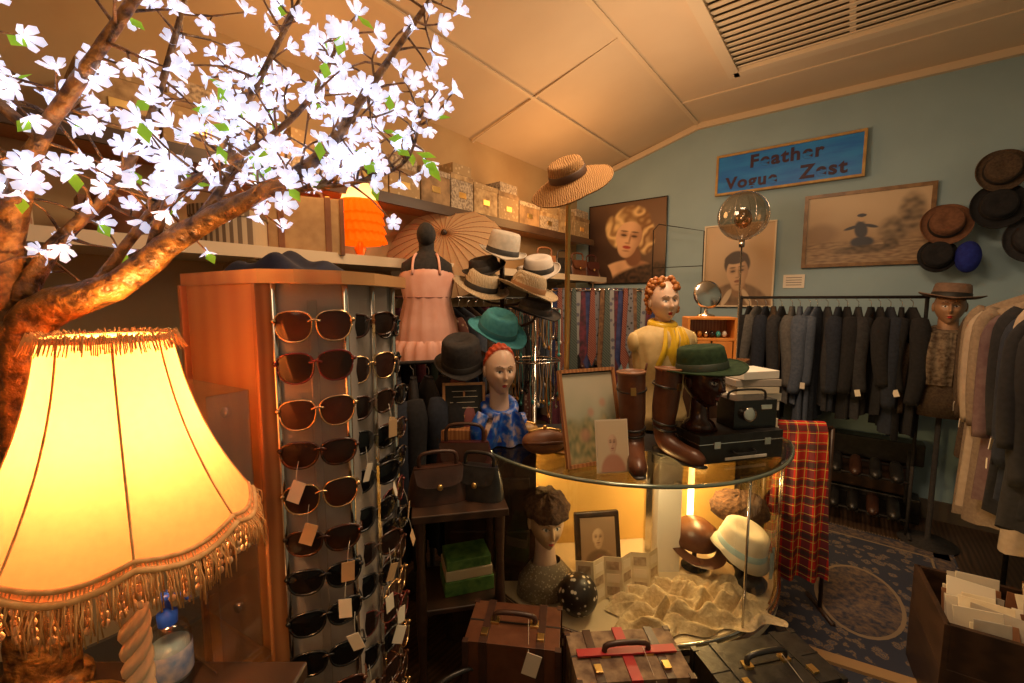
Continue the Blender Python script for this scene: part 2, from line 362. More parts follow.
def hat(b,M,brim,crown,h,m,band=None,curl=.01,droop=.0,dent=.02,sx=1.0,sy=1.12,flat=False,pinch=0):
    cr=crown
    def wb(a,r,z):
        q=max(0,(r-cr)/(brim-cr+1e-6)); dz=curl*q*q*(.4+abs(cos(a)))-droop*q*abs(sin(a))
        if z>h*.7 and not flat: dz-=dent*(1-r/cr)*1.2; return (-pinch*abs(sin(a))*cr*.2,dz)
        return (0,dz)
    prof=[(brim,-.004),(brim,.0),(cr*1.25,.002),(cr*1.03,.006),(cr,.02),(cr*.96,h*.55),(cr*.9,h*.88),(cr*.8,h*.98 if not flat else h),(cr*.5,h*1.0),(0.001,h)]
    prof=[(brim-(brim-cr*1.25)*k/5,.001*k) for k in range(6)]+prof[3:]
    b.lathe(prof,m,48,M,sx,sy,wb)
    b.lathe([(p[0]*.985,p[1]-.004) for p in prof],m,48,M,sx,sy,wb)
    b.tube([(brim*sx*cos(a),brim*sy*sin(a),curl*(.4+abs(cos(a)))-droop*abs(sin(a))-.001) for a in [2*pi*k/48 for k in range(49)]],.0035,m,6,1,M)
    if band: b.lathe([(cr*1.035,.008),(cr*1.03,.01),(cr*1.01,.034),(cr*.98,.036)],band,48,M,sx,sy,lambda a,r,z:(0,0))
skinpale=mat('mannequin_pale',(.66,.45,.33),(.70,.50,.38),scale=5,rough=.4); redhair=mat('painted_red_hair',(.60,.09,.03),(.42,.05,.02),scale=40,rough=.4)
auburn=mat('auburn_hair',(.45,.17,.03),(.30,.09,.02),scale=50,rough=.5)
felt_g=mat('grey_felt',(.42,.38,.32),(.5,.45,.38),scale=50,rough=.9)
blackb=mat('black_band',(.015,.013,.012),rough=.6)
blues=mat('blue_patterned_silk',(.01,.05,.42),(.50,.42,.50),scale=26,rough=.35,c3=(.02,.14,.58))
b=MB(); b.M=T(0,0,.345)@SC(.95); headmesh(b,RZ(0),skinpale,redhair,hl=.33)
b.lathe([(.042,-.06),(.040,-.13),(.045,-.19),(.08,-.235),(.115,-.27),(.12,-.33),(0,-.36)],skinpale,30,T(0,.015,0),1.15,.75)
b.tube([(.072*cos(a),.055*sin(a)+.01,-.18-.035*(-sin(a))) for a in [2*pi*k/14 for k in range(15)]],.024,blues,10,3)
b.sheet(lambda u,v:((u-.5)*(.12+.12*v)+.01,-.085-.02*sin(u*14)-.03*v*(1-v),-.19-.16*v),24,12,blues)
b.tube([(-.09,-.03,-.20),(-.12,-.04,-.26),(-.12,-.03,-.35)],[.03,.036,.03],blues,12,4); b.tube([(.09,-.03,-.22),(.12,-.02,-.33)],[.03,.03],blues,12,3)
b.build('mannequin_head',(-.055,1.93,.94),math.radians(18))
b=MB(); b.box((0,0,.46),(.42,.36,.92),wood_dark); b.box((0,0,.93),(.46,.40,.02),wood_dark)
for z in(.2,.45,.7): b.box((0,-.185,z),(.36,.015,.2),wood_dark); b.ell((0,-.2,z),(.015,.012,.015),brass,12)
b.build('drawer_cabinet',(-.10,2.06,0),0,bevel=.004)
yel=mat('yellow_silk',(.78,.54,.03),(.66,.40,.02),scale=12,rough=.4); blouse=mat('cream_blouse',(.62,.47,.22),(.52,.38,.16),scale=25,rough=.7)
b=MB(); H=T(0,0,.625)@RY(-4)@SC(.92)
headmesh(b,H@RZ(-8),skinpale,auburn,hl=.34)
for k in range(110):
    a=rr(0,2*pi); z=rr(-.07,.115); q=sqrt(max(.1,1-(z/.135)**2))
    if sin(a)<-.15 and z<.055: continue
    b.ell((.080*q*cos(a),.098*q*sin(a)+.008,z+.006),(.016,.016,.015),auburn,8,H)
b.lathe([(.04,-.06),(.04,-.13),(.055,-.18)],skinpale,24,H@T(0,.015,0))
b.M=T(0,0,.02)
# blouse torso with set-in shoulders, one continuous surface
b.lathe([(.045,.497),(.058,.490),(.10,.478),(.145,.458),(.168,.43),(.168,.40),(.150,.35),(.150,.30),(.138,.25),(.118,.18),(.112,.13),(.135,.05),(.145,-.02),(0,-.02)],blouse,72,None,1,.60,lambda a,r,z:((.035*exp(-((z-.33)/.045)**2)*(exp(-((a-4.2)/.3)**2)+exp(-((a-5.22)/.3)**2)))+.003*sin(a*17+z*30),0))
for x in(-1,1): b.ell((x*.155,0,.405),(.026,.045,.05),blouse,20)
b.tube([(.052*cos(a),.048*sin(a)+.005,.49+.01*sin(a)) for a in [2*pi*k/14 for k in range(15)]],.022,yel,10,3)
b.sheet(lambda u,v:((u-.5)*(.06+.09*v)-.015,-.08-.03*sin(pi*v)-.012*sin(u*12),.48-.19*v),16,12,yel)
b.sheet(lambda u,v:((u-.5)*(.05+.06*v)+.04,-.075-.035*sin(pi*v)-.01*sin(u*12),.48-.14*v),16,12,yel)
b.build('mannequin_torso',(.745,2.12,.97),math.radians(12))

# ------------------------------------------------------------ curved glass showcase
CC=Vector((.563,2.273)); CR=.78; ax=math.atan2(.110,.994)
def dshape(r,back=.36,n=48):
    pts=[]; ha=math.radians(60.5); a0=-pi/2+ax
    for k in range(n+1):
        a=a0-ha+2*ha*k/n; pts.append((CC.x+r*cos(a),CC.y+r*sin(a)))
    bx,by=-.110,.994
    p=pts[-1]; pts.append((p[0]+bx*back,p[1]+by*back)); q=pts[0]; pts.append((q[0]+bx*back,q[1]+by*back)); return pts
deckm=mat('showcase_deck',(.66,.54,.36),rough=.6); sbase=mat('showcase_base',(.04,.025,.016),(.06,.04,.025),rough=.4)
b=MB()
b.prism(dshape(.74,.34),0,.24,sbase); b.prism(dshape(.785),.24,.275,cream); b.prism(dshape(.79),.275,.30,mat('steel_rim',(.6,.52,.4),rough=.25,metal=1))
b.prism(dshape(.76,.34),.30,.303,deckm)
d=dshape(.775); arc=d[:-2]; z0,z1=.303,.925
vs=[(p[0],p[1],z) for z in(z0,z1) for p in arc]; n=len(arc)
b.add(vs,[(i,i+1,n+i+1,n+i) for i in range(n-1)],glass,True)
for e in((arc[0],d[-1]),(arc[-1],d[-2])):
    b.add([(e[0][0],e[0][1],z0),(e[1][0],e[1][1],z0),(e[1][0],e[1][1],z1),(e[0][0],e[0][1],z1)],[(0,1,2,3)],glass,False)
for p in(arc[0],arc[-1],arc[32]): b.tube([(p[0],p[1],.3),(p[0],p[1],.93)],.005,chrome,10)
b.tube([(p[0],p[1],.925) for p in arc],.005,chrome,8); b.tube([(p[0],p[1],.306) for p in arc],.006,chrome,8)
p,q=d[-2],d[-1]; bc=((p[0]+q[0])/2,(p[1]+q[1])/2)
b.box((0,0,0),(1.34,.02,.62),mat('showcase_back',(.66,.44,.14),(.56,.36,.10),scale=3,rough=.7),T(bc[0],bc[1]-.02,.615)@Matrix.Rotation(ax,4,'Z'))
b.prism(dshape(.80,.37),.93,.948,glasstop)
ds=dshape(.803,.37); b.tube([(x,y,.939) for x,y in ds+[ds[0]]],.008,mat('glass_edge',(.25,.30,.24),rough=.12,metal=.6),8)
b.box((0,0,0),(.11,.09,.62),white,T(.745,1.99,.613)); b.box((0,0,0),(.03,.03,.62),chrome,T(.66,2.0,.613))
tubem=mat('lamp_tube',(1,.8,.45),es=14,ec=(1,.62,.22))
for (x,y) in((.03,2.05),(.93,2.15)): b.tube([(x,y,.33),(x,y,.9)],.015,tubem,10)
b.build('glass_showcase')
b=MB(); b.prism([(-.02,1.95),(.3,1.82),(.72,1.80),(1.28,2.05),(1.26,2.33),(-.05,2.18)],.948,.951,blackm); b.build('counter_mat')
DZ=.303; CZ=.948
fur=mat('brown_fur',(.04,.016,.008),(.11,.055,.025),scale=60,rough=1,bump=1)
b=MB(); b.M=T(0,0,.335); headmesh(b,RZ(0),mat('mannequin_tan',(.55,.37,.22),rough=.4)); neck(b,Matrix(),skinpale,-.335,.045)
b.lathe([(.06,-.18),(.11,-.25),(.12,-.32),(0,-.333)],mat('sequin_cloth',(.45,.4,.3),(.2,.16,.11),kind='vor',scale=90,rough=.3),30,None,1.1,.8)
b.lathe([(.080,.045),(.10,.06),(.098,.09),(.07,.125),(0,.135)],fur,32,T(0,.01,-.005)@RX(10),1,1.1,lambda a,r,z:(.006*sin(a*9+z*40),.004*sin(a*7)))
b.build('mannequin_head',(.15,1.80,DZ),math.radians(12))
b=MB(); b.ell((0,0,.083),(.083,.083,.083),mat('polka_dot',(.75,.7,.6),(.015,.012,.012),kind='vor',scale=42,rough=.4),40); b.build('polka_dot_ball',(.272,1.675,DZ))
b=MB(); cp=mat('aged_postcard',(.70,.61,.43),(.57,.45,.28),scale=14,rough=.7); ink=mat('postcard_ink',(.3,.2,.12),(.5,.38,.25),scale=40)
for i in range(6):
    s=1 if i%2 else -1; Q=T(-.17+i*.066,0,0)@RX(-8)@RZ(s*28)
    b.box((0,0,.095),(.074,.003,.18),cp,Q)
    for k in range(3): b.box((0,-.0025,.04+k*.054),(.054,.001,.036),[ink,cream][(i+k)%2],Q)
b.build('postcard_folder',(.48,1.76,DZ),math.radians(14))
lace=mat('cream_lace',(.66,.53,.34),(.52,.40,.24),kind='noise',scale=70,rough=.9,bump=.6)
b=MB()
def lf(u,v):
    x=(u-.5)*.66; y=(v-.5)*.32; e=max(0,1-(2*u-1)**4)*max(0,1-(2*v-1)**4)
    return (x+.02*sin(v*19),y+.015*sin(u*23),e*(.036+.022*sin(u*29+3*sin(v*9))+.018*sin(v*27+u*15)+.04*noise.noise(Vector((u*14,v*14,0))))+.008)
b.sheet(lf,100,64,lace); b.build('lace_shawl',(.74,1.71,DZ),math.radians(8))
b=MB(); b.box((0,0,.12),(.2,.012,.23),mat('faded_print',(.35,.22,.12),(.2,.12,.07),scale=10),RX(-12))
for x in(-1,1): b.box((x*.1,-.004,.12),(.025,.025,.255),wood_dark,RX(-12))
for z in(0,.24): b.box((0,-.004,z),(.22,.025,.025),wood_dark,RX(-12))
o=b.build('picture_frame',(.42,1.98,DZ+.015),math.radians(8),bevel=.004)
canvas(o,.175,.215,lambda x,z: face(mixc((.3,.2,.12),(.16,.1,.06),el(x,z,0,-1,.8,.6)),x,z,0,.1,.45,(.55,.4,.26),(.3,.18,.1),(.05,.03,.02),(.3,.12,.08)),-.008,40,math.radians(-12),(0,.014,.12))
def stand(b,h,m=blackm,r=.06):
    b.lathe([(0,0),(r,0),(r,.008),(.012,.016),(.009,h-.02),(.02,h),(0,h)],m,20)
b=MB(); stand(b,.14); b.M=T(0,0,.13); b.lathe([(.1,0),(.105,.02),(.095,.07),(.06,.1),(0,.11)],brownl,30,None,1,1.1); b.lathe([(.16,-.004),(.13,-.002),(.1,.0)],brownl,30,T(0,-.02,0)@RX(10),.8,1); b.build('flat_cap',(.89,1.99,DZ),0)
bonnet=mat('white_bonnet',(.66,.60,.48),rough=.8); bl=mat('ice_blue_ribbon',(.35,.5,.55),rough=.5)
b=MB()
b.lathe([(0,0),(.055,0),(.05,.015),(.02,.03),(.018,.07),(.025,.09),(.04,.11),(.055,.15),(.05,.2),(0,.23)],black,24)
hat(b,T(0,0,.19)@RX(14)@RY(6),.115,.095,.11,bonnet,bl,.0,.03); b.sheet(lambda u,v:(.07+.03*u,-.09-.01*sin(u*6),.20-.12*v+.02*u),6,8,bl); b.build('white_cloche',(1.03,1.84,DZ),.3)
b=MB(); stand(b,.26,blackm,.05); b.M=T(0,0,.25)
b.lathe([(.09,-.02),(.12,.0),(.125,.04),(.10,.08),(.05,.1),(0,.1)],fur,36,None,1.05,1,lambda a,r,z:(.008*sin(a*9+z*60),.005*sin(a*11))); b.build('fur_hat',(1.12,2.03,DZ),0)
b=MB(); b.lathe([(0,0),(.045,0),(.055,.02),(.055,.04),(.04,.06),(.02,.07),(.0,.08)],blackl,30,None,1.2,.9); b.tube([(-.04,0,.06),(0,0,.11),(.04,0,.06)],.005,blackl,8,5); b.build('velvet_purse',(1.08,1.82,DZ),.2)

# ------------------------------------------------------------ on the counter
def fn_meadow(x,z):
    c=mixc((.33,.34,.24),(.46,.42,.31),sm(-.2,.8,z+.3*nz(x,z,2)))
    c=mixc(c,mixc((.14,.16,.08),(.36,.29,.14),.5+nz(x,z,7)),sm(.1,-.3,z+.2*nz(x,z,3)))
    for cx,cz,q in((-.3,-.4,.18),(.25,-.55,.14),(.0,.1,.12),(.5,.3,.12)): c=mixc(c,(.45,.22,.15),.7*el(x,z,cx,cz,q,q*.8,0,.6))
    return c
b=MB(); Q=RX(-14)
b.box((0,0,.19),(.25,.008,.36),blackm,Q)
for x in(-1,1): b.box((x*.125,-.004,.19),(.014,.02,.38),wood,Q)
for z in(.006,.376): b.box((0,-.004,z),(.255,.02,.014),wood,Q)
o=b.build('picture_frame',(.335,1.66,CZ),math.radians(22)); canvas(o,.236,.35,fn_meadow,-.006,60,math.radians(-14),(0,.047,.184))
b=MB(); b.box((0,0,.1),(.13,.004,.20),mat('magazine_cover',(.62,.52,.38),rough=.3),RX(-12)); o=b.build('greeting_card',(.385,1.575,CZ),math.radians(8))
canvas(o,.12,.19,lambda x,z: face(mixc((.55,.43,.28),(.4,.15,.09),.8*el(x,z,0,-1,.8,.7)),x,z,0,.1,.4,(.56,.38,.26),(.36,.19,.12),(.05,.025,.02),(.38,.06,.05)),-.004,50,math.radians(-12),(0,.021,.098))
def boot(b,M,m=brownl):
    b.tube([(0,0,.37),(0,0,.30),(0,.008,.2),(0,.008,.12),(0,-.015,.065),(0,-.08,.043),(0,-.15,.035),(0,-.185,.03)],[.054,.054,.052,.042,.042,.036,.034,.014],m,20,4,M)
    b.lathe([(.056,.362),(.060,.372),(.050,.374),(.048,.34),(0,.34)],brownl2,20,M)
    b.tube([(0,.03,.012),(0,-.05,.014),(0,-.12,.006),(0,-.19,.01)],[.03,.026,.035,.02],blackl,12,3,M,flat=.3)
    b.lathe([(.028,0),(.031,.03),(.0,.03)],blackl,16,M@T(0,.022,0))
    for z_,r_ in((.12,.045),(.145,.047),(.30,.056)): b.tube([(r_*cos(a),.006+r_*sin(a),z_+.008*sin(a)) for a in [2*pi*k/16 for k in range(17)]],.005,blackl,6,1,M)
    b.box((0,-.055,.30),(.02,.008,.03),brass,M)
    b.tube([(.052,0,.365),(.060,0,.40),(.052,.01,.35)],.004,m,6,3,M)
b=MB(); boot(b,T(-.085,-.02,0)@RZ(-14)@RY(-3)); boot(b,T(.065,.04,0)@RZ(28)@RY(3)); b.build('leather_boots',(.575,1.71,CZ),math.radians(5))
b=MB(); b.box((0,0,.062),(.40,.22,.115),blackl); b.box((0,0,.085),(.404,.224,.005),chrome)
for x in(-.12,.12): b.box((x,-.113,.08),(.03,.006,.03),chrome)
b.tube([(-.05,-.113,.05),(-.04,-.135,.045),(.04,-.135,.045),(.05,-.113,.05)],.006,blackl,8,3); b.box((.02,-.112,.02),(.2,.004,.012),white)
b.build('black_carry_case',(.90,1.79,CZ),math.radians(14),bevel=.008)
gfelt=mat('green_felt',(.014,.030,.014),(.024,.048,.022),scale=50,rough=.9,spec=.2)
darkskin=mat('ebony_gloss',(.04,.014,.010),rough=.18)
b=MB(); b.M=T(0,0,.205)@SC(.95); headmesh(b,Matrix(),darkskin,None,mat('dark_lip',(.16,.02,.015),rough=.3)); neck(b,Matrix(),darkskin,-.215,.04); hat(b,T(0,0.01,.045)@RX(-4)@RY(-6),.165,.098,.11,gfelt,mat('green_ribbon',(.01,.02,.01)),.015,.012); b.build('mannequin_head',(.785,1.74,CZ+.12),math.radians(22))
b=MB(); b.box((0,0,.06),(.20,.11,.12),black); b.lathe([(.03,0),(.03,.02),(.02,.022),(0,.022)],chrome,20,T(-.04,-.055,.065)@RX(90)); b.box((.05,-.056,.09),(.05,.004,.02),chrome); b.tube([(-.09,0,.12),(-.07,0,.15),(.07,0,.15),(.09,0,.12)],.005,blackl,8,4); b.build('vintage_camera',(1.0,1.80,CZ+.12),math.radians(10),bevel=.006)
b=MB(); z=0
for i in range(8):
    t=rr(.03,.055); b.box((0,0,z+t/2),(rr(.2,.25),.16,t-.003),[white,cream,mat('grey_book',(.4,.35,.3)),white][i%4],RZ(rr(-8,8))); z+=t
b.build('book_stack',(1.17,2.10,CZ+.003),math.radians(8),bevel=.002)
b=MB(); b.ell((0,0,.05),(.10,.05,.055),brownl2,24); b.tube([(-.07,0,.095),(0,0,.107),(.07,0,.095)],.006,brass,8,4); b.ell((0,0,.113),(.01,.01,.01),brass,10); b.tube([(-.09,-.02,.05),(0,-.055,.06),(.09,-.02,.05)],.008,brownl,6,4); b.build('clasp_purse',(.14,1.79,CZ),.1)
b=MB(); b.ell((0,0,.045),(.08,.045,.05),mat('gold_brocade',(.5,.3,.08),(.25,.12,.04),scale=60,rough=.4),24); b.tube([(-.06,0,.085),(0,0,.095),(.06,0,.085)],.006,brass,8,4); b.build('clasp_purse',(.05,1.93,CZ+.003),-.2)
b=MB(); b.lathe([(0,0),(.08,0),(.08,.012),(.02,.025),(.011,.04),(.011,1.14),(.03,1.16),(.05,1.175),(0,1.185)],brass,24); b.build('hat_stand',(.235,1.84,CZ))
b=MB(); hat(b,RY(-26)@RX(28),.172,.078,.075,straw,mat('brown_band',(.07,.03,.012)),-.018,.02,.01); b.build('straw_hat',(.235,1.84,CZ+1.155),0)

# ------------------------------------------------------------ sunglasses tower
towM=mat('tower_panel',(.33,.30,.28),(.40,.36,.33),scale=8,rough=.4,metal=.2)
b=MB(); TP=[(-.67,.93),(-.44,.80),(-.33,.86),(-.305,1.08),(-.42,1.25),(-.70,1.2)]
b.prism(TP,.06,1.63,towM)
cap=[(-.70,.915),(-.45,.765),(-.39,.775),(-.32,.815),(-.285,.90),(-.265,1.08),(-.30,1.2),(-.42,1.31),(-.73,1.24)]
b.prism(cap,1.63,1.655,wood_honey); b.prism(cap,0,.06,wood_dark)
dx,dy=.23,-.13; L_=sqrt(dx*dx+dy*dy); wa=math.atan2(dy,dx); PM=T((-.67-.44)/2,(.93+.80)/2,0)@Matrix.Rotation(wa,4,'Z')
b.box((0,-.014,.845),(L_+.01,.028,1.57),wood_honey,PM)
for z in(1.38,1.17,.97): b.lathe([(0,.012),(.010,.011),(.012,.006),(.012,0)],chrome,16,PM@T(.01,-.03,z)@RX(90))
for x in(-1,1): b.box((x*L_/2,-.02,.845),(.012,.04,1.57),wood,PM)
b.box((.02,-.05,1.19),(.20,.004,.5),acryl,PM)
for x in(-.08,.12): b.box((x,-.085,1.19),(.004,.07,.5),acryl,PM)
b.box((.02,-.085,.93),(.20,.07,.004),acryl,PM); b.box((.02,-.085,.92),(.22,.10,.004),acryl,PM); b.box((.02,-.135,.94),(.22,.004,.04),acryl,PM)
for x,y in((-.44,.795),(-.33,.853),(-.315,.97),(-.30,1.08)): b.tube([(x,y,.06),(x,y,1.63)],.007,chrome,8)
b.box((0,0,0),(.016,.04,1.5),acryl,T(-.378,.815,.85)@RZ(28)); b.box((0,0,0),(.016,.04,1.5),acryl,T(-.315,.92,.85)@RZ(80))
b.build('sunglasses_display_stand',bevel=.002)
lensb=mat('brown_lens',(.016,.009,.007),(.034,.018,.012),rough=.07,scale=8,spec=.22); lensk=mat('black_lens',(.005,.005,.006),rough=.06,spec=.25); lensr=mat('rose_lens',(.03,.013,.010),(.062,.026,.018),rough=.07,scale=8,spec=.22)
fr=[mat('tortoise_frame',(.09,.026,.010),(.02,.009,.005),scale=50,rough=.2),mat('gold_frame',(.75,.5,.24),rough=.22,metal=1),black,mat('red_frame',(.12,.014,.012),rough=.2)]
tagm=mat('price_tag',(.75,.68,.55),rough=.8); tagk=mat('kraft_tag',(.55,.35,.18),rough=.8)
def sunglasses(loc,yaw,kind,tag):
    b=MB(); f=fr[kind%4]; ln=[lensb,lensr,lensk,lensb][kind%4]
    hw,hh=(.033,.029) if kind%2 else (.034,.025); cx=.037; b.M=SC(.93)@RY(rr(-3,3))
    for sx in(-1,1):
        n=28; P=[]
        for k in range(n):
            a=2*pi*k/n; c_,s_=cos(a),sin(a); e=.8
            x=hw*abs(c_)**e*(1 if c_>0 else -1); z=hh*abs(s_)**e*(1 if s_>0 else -1)
            x*=1+.12*(z/hh); z*= (1.0 if z>0 else 1.1)
            P.append((sx*(cx+x),-.009*((cx+x)/.07)**2,z))
        b.add([(sx*cx,.004,0)]+P,[(0,1+k,1+(k+1)%n) for k in range(n)],ln,True)
        b.tube(P+[P[0]],.0028 if kind%2==0 else .002,f,6)
        b.tube([(sx*.070,-.008,.008),(sx*.074,-.02,.008),(sx*.073,-.05,.004),(sx*.070,-.065,-.008)],.0022,f,6,3)
        b.ell((sx*.072,-.008,.01),(.006,.005,.005),f,8)
    b.tube([(-.012,.001,.008),(0,.003,.012),(.012,.001,.008)],.0026,f,6,3)
    if tag:
        tm=tagm if tag<2 else tagk; x0=rr(.02,.06)*random.choice([-1,-1,1])
        b.tube([(x0,0,-.01),(x0+.004,.01,-.03),(x0+.005,.014,-.05)],.0005,tagm,4,2)
        b.box((0,0,0),(.026,.001,.042),tm,T(x0+.005,.016,-.068)@RY(rr(-25,25))@RZ(rr(-30,30)))
    b.build('sunglasses',loc,yaw)
cols=[((-.385,.83),(.48,-.88),.04,-66,0),((-.322,.925),(.99,-.12),.018,-36,1),((-.308,1.05),(.99,-.12),.016,-12,2)]
for (c0,nn,of,ang,ci) in cols:
    for k in range(14):
        z=1.555-.083*k-.012*ci+rr(-.006,.006)
        sunglasses((c0[0]+nn[0]*of,c0[1]+nn[1]*of,z),math.radians(ang-90+rr(-7,7)),[1,3,1,0,1,0,2,2,2,0,2,3,2,0][(k+ci*3)%14],(random.choice([0,1,1,2]) if k>1 else 0))
b=MB(); b.sheet(lambda u,v:((u-.5)*.26,(v-.5)*.2,.035*(1-(2*u-1)**4)*(1-(2*v-1)**4)*(1.2+.4*sin(u*11+v*5)+.3*sin(v*13))),30,24,mat('navy_cloth',(.01,.01,.02),(.02,.02,.035),scale=30,rough=.9)); b.build('folded_scarf',(-.55,1.07,1.657),-.4)

# ------------------------------------------------------------ lamp table / lamp / tree
TZ=.95
b=MB(); b.box((0,0,-.015),(.70,.50,.03),wood_dark)
for x in(-1,1):
    for y in(-1,1): b.box((x*.31,y*.21,-.49),(.045,.045,.92),wood_dark)
b.box((0,0,-.07),(.66,.46,.08),wood_dark)
b.build('side_table',(-.72,.47,TZ),0,bevel=.004)
LX,LY=-.518,.55
shade=clothglow('peach_shade_silk',(.97,.42,.17),(1,.26,.04),.16,.62)
trimf=mat('fringe_thread',(.80,.46,.18),(.62,.31,.10),scale=80,rough=.7); bead=mat('pearl_bead',(.85,.58,.32),rough=.25)
lamp=bpy.data.objects.new('table_lamp',None); bpy.context.scene.collection.objects.link(lamp); lamp.location=(LX,LY,TZ)
b=MB()
ZB,ZT=1.305-TZ,1.552-TZ
def shf(u,v):
    a=2*pi*u; r=.064+(.150-.064)*(.40*v+.60*v**2.2); sc=abs(sin(a*4)); r*=1-.045*(sc)*sin(pi*min(1,v*.9)); z=ZT+(ZB-ZT)*v-.016*sc*v**6
    return (r*cos(a),r*sin(a),z)
b.sheet(shf,128,24,shade); b.build('shade',parent=lamp)
b=MB()
for k in range(8): b.tube([Vector(shf(k/8,j/10)) for j in range(11)],.0014,trimf,6)
for v,r in((0,.004),(1,.004)): b.tube([shf(k/96,v) for k in range(97)],r,trimf,6)
b.tube([(Vector(shf(k/96,.965))) for k in range(97)],.003,trimf,6)
for k in range(260):
    p=Vector(shf(k/260,0)); a=2*pi*k/260; q=rr(.6,1.2)
    b.tube([p,p+Vector((cos(a)*.006,sin(a)*.006,.004+rr(0,.006))),p+Vector((cos(a)*.014*q,sin(a)*.014*q,-.014*q))],.0007,trimf,4)
for k in range(520):
    v=1 if k%2 else .97
    p=Vector(shf(k/520,v)); a=2*pi*k/520; ln=.028+.014*abs(sin(a*4))+rr(-.004,.014); w=rr(.0,.014)
    b.tube([p,p+Vector((cos(a)*(.004+w*.5)+rr(-.003,.003),sin(a)*(.004+w*.5)+rr(-.003,.003),-ln*.4)),p+Vector((cos(a)*w,sin(a)*w,-ln))],.0009,trimf,4)
    if k%8==0:
        for j in range(4): b.ell((p.x+cos(a)*.003,p.y+sin(a)*.003,p.z-.018-j*.010),(.0036,.0036,.005),bead,8)
b.build('fringe',parent=lamp)
b=MB(); cb=mat('ivory_column',(.68,.54,.36),rough=.35)
b.lathe([(0,0),(.075,0),(.075,.012),(.055,.024),(.03,.035),(.02,.05)],cb,32)
for s in range(3): b.tube([(.009*cos(t*.55+s*2.094),.009*sin(t*.55+s*2.094),.045+t*.0068) for t in range(45)],.0095,cb,10)
b.lathe([(.02,.345),(.022,.36),(.012,.37),(.012,.40),(.016,.405),(.016,.42),(0,.42)],brass,20)
b.build('column',parent=lamp)
b=MB(); b.ell((0,0,.455),(.020,.020,.030),mat('bulb_glow',(1,.8,.5),es=30,ec=(1,.7,.35)),16); b.build('bulb',parent=lamp)
bark=mat('lamplit_tree_bark',(.05,.02,.008),(.34,.15,.035),scale=60,rough=.4,bump=1.0)  # golden second tone paints the lamp's glow into the bark colour
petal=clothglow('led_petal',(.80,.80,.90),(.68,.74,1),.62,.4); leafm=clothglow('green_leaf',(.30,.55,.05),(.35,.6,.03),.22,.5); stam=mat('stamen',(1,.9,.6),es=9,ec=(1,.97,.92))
b=MB(); fl=MB()
branches=[
 ([(-.78,.66,.95),(-.75,.65,1.2),(-.73,.64,1.42),(-.70,.63,1.57),(-.586,.635,1.618),(-.483,.66,1.705),(-.399,.70,1.768),(-.314,.73,1.836),(-.23,.76,1.967),(-.142,.8,2.118)],[.05,.042,.036,.028,.020,.016,.0125,.0095,.006,.004]),
 ([(-.735,.645,1.40),(-.74,.63,1.58),(-.708,.62,1.705),(-.654,.62,1.82),(-.564,.6,1.902),(-.483,.6,2.0)],[.035,.026,.018,.010,.008,.006]),
 ([(-.72,.63,1.6),(-.68,.65,1.68),(-.618,.68,1.768),(-.58,.72,1.887),(-.532,.75,2.086)],[.018,.010,.007,.006,.004]),
 ([(-.483,.66,1.705),(-.45,.70,1.79),(-.436,.72,1.887),(-.35,.76,2.09)],[.009,.006,.005,.004]),
 ([(-.54,.645,1.655),(-.50,.66,1.76),(-.40,.70,1.84),(-.33,.74,1.93),(-.29,.78,2.05)],[.008,.006,.005,.004,.003]),
 ([(-.399,.70,1.768),(-.33,.75,1.79),(-.26,.78,1.81),(-.19,.8,1.85),(-.16,.8,1.93)],[.007,.005,.004,.003,.002]),
 ([(-.60,.63,1.625),(-.54,.68,1.75),(-.49,.73,1.80),(-.47,.76,1.90),(-.44,.8,2.0)],[.008,.006,.005,.004,.003]),
 ([(-.72,.62,1.72),(-.70,.6,1.85),(-.71,.6,1.98)],[.010,.006,.004]),
 ([(-.65,.62,1.82),(-.70,.58,1.90),(-.66,.56,2.0)],[.008,.005,.004]),
]
def blossom(p,d,s):
    d=d.normalized(); x=d.orthogonal().normalized(); y=d.cross(x); ro=rr(0,6); cu=rr(.3,1.1)
    for k in range(5):
        a=ro+k*2*pi/5; e=x*cos(a)+y*sin(a); g=d.cross(e)
        def q(r_,w_,h_): return p+e*(r_*s)+g*(w_*s)+d*(h_*s)
        vs=[q(.05,0,0),q(.4,-.27,.10+cu*.3),q(.75,-.36,.2+cu*.6),q(1.0,-.03,.16+cu*.75),q(.75,.36,.2+cu*.6),q(.4,.27,.1+cu*.3),q(.55,0,.04+cu*.35)]
        fl.add(vs,[(6,i_,(i_+1)%6) for i_ in range(6)],petal,True)
    fl.ell(tuple(p+d*s*.25),(s*.15,s*.15,s*.15),stam,6)
    fl.tube([p-d*s*.5,p+d*s*.05],[s*.05,s*.16],petal,6)
def leaf(p,d,s):
    d=d.normalized(); x=d.orthogonal().normalized()
    vs=[p,p+d*s*.5+x*s*.28,p+d*s,p+d*s*.5-x*s*.28,p+d*s*.5+d.cross(x)*s*.1]
    fl.add(vs,[(4,0,1),(4,1,2),(4,2,3),(4,3,0)],leafm,True)
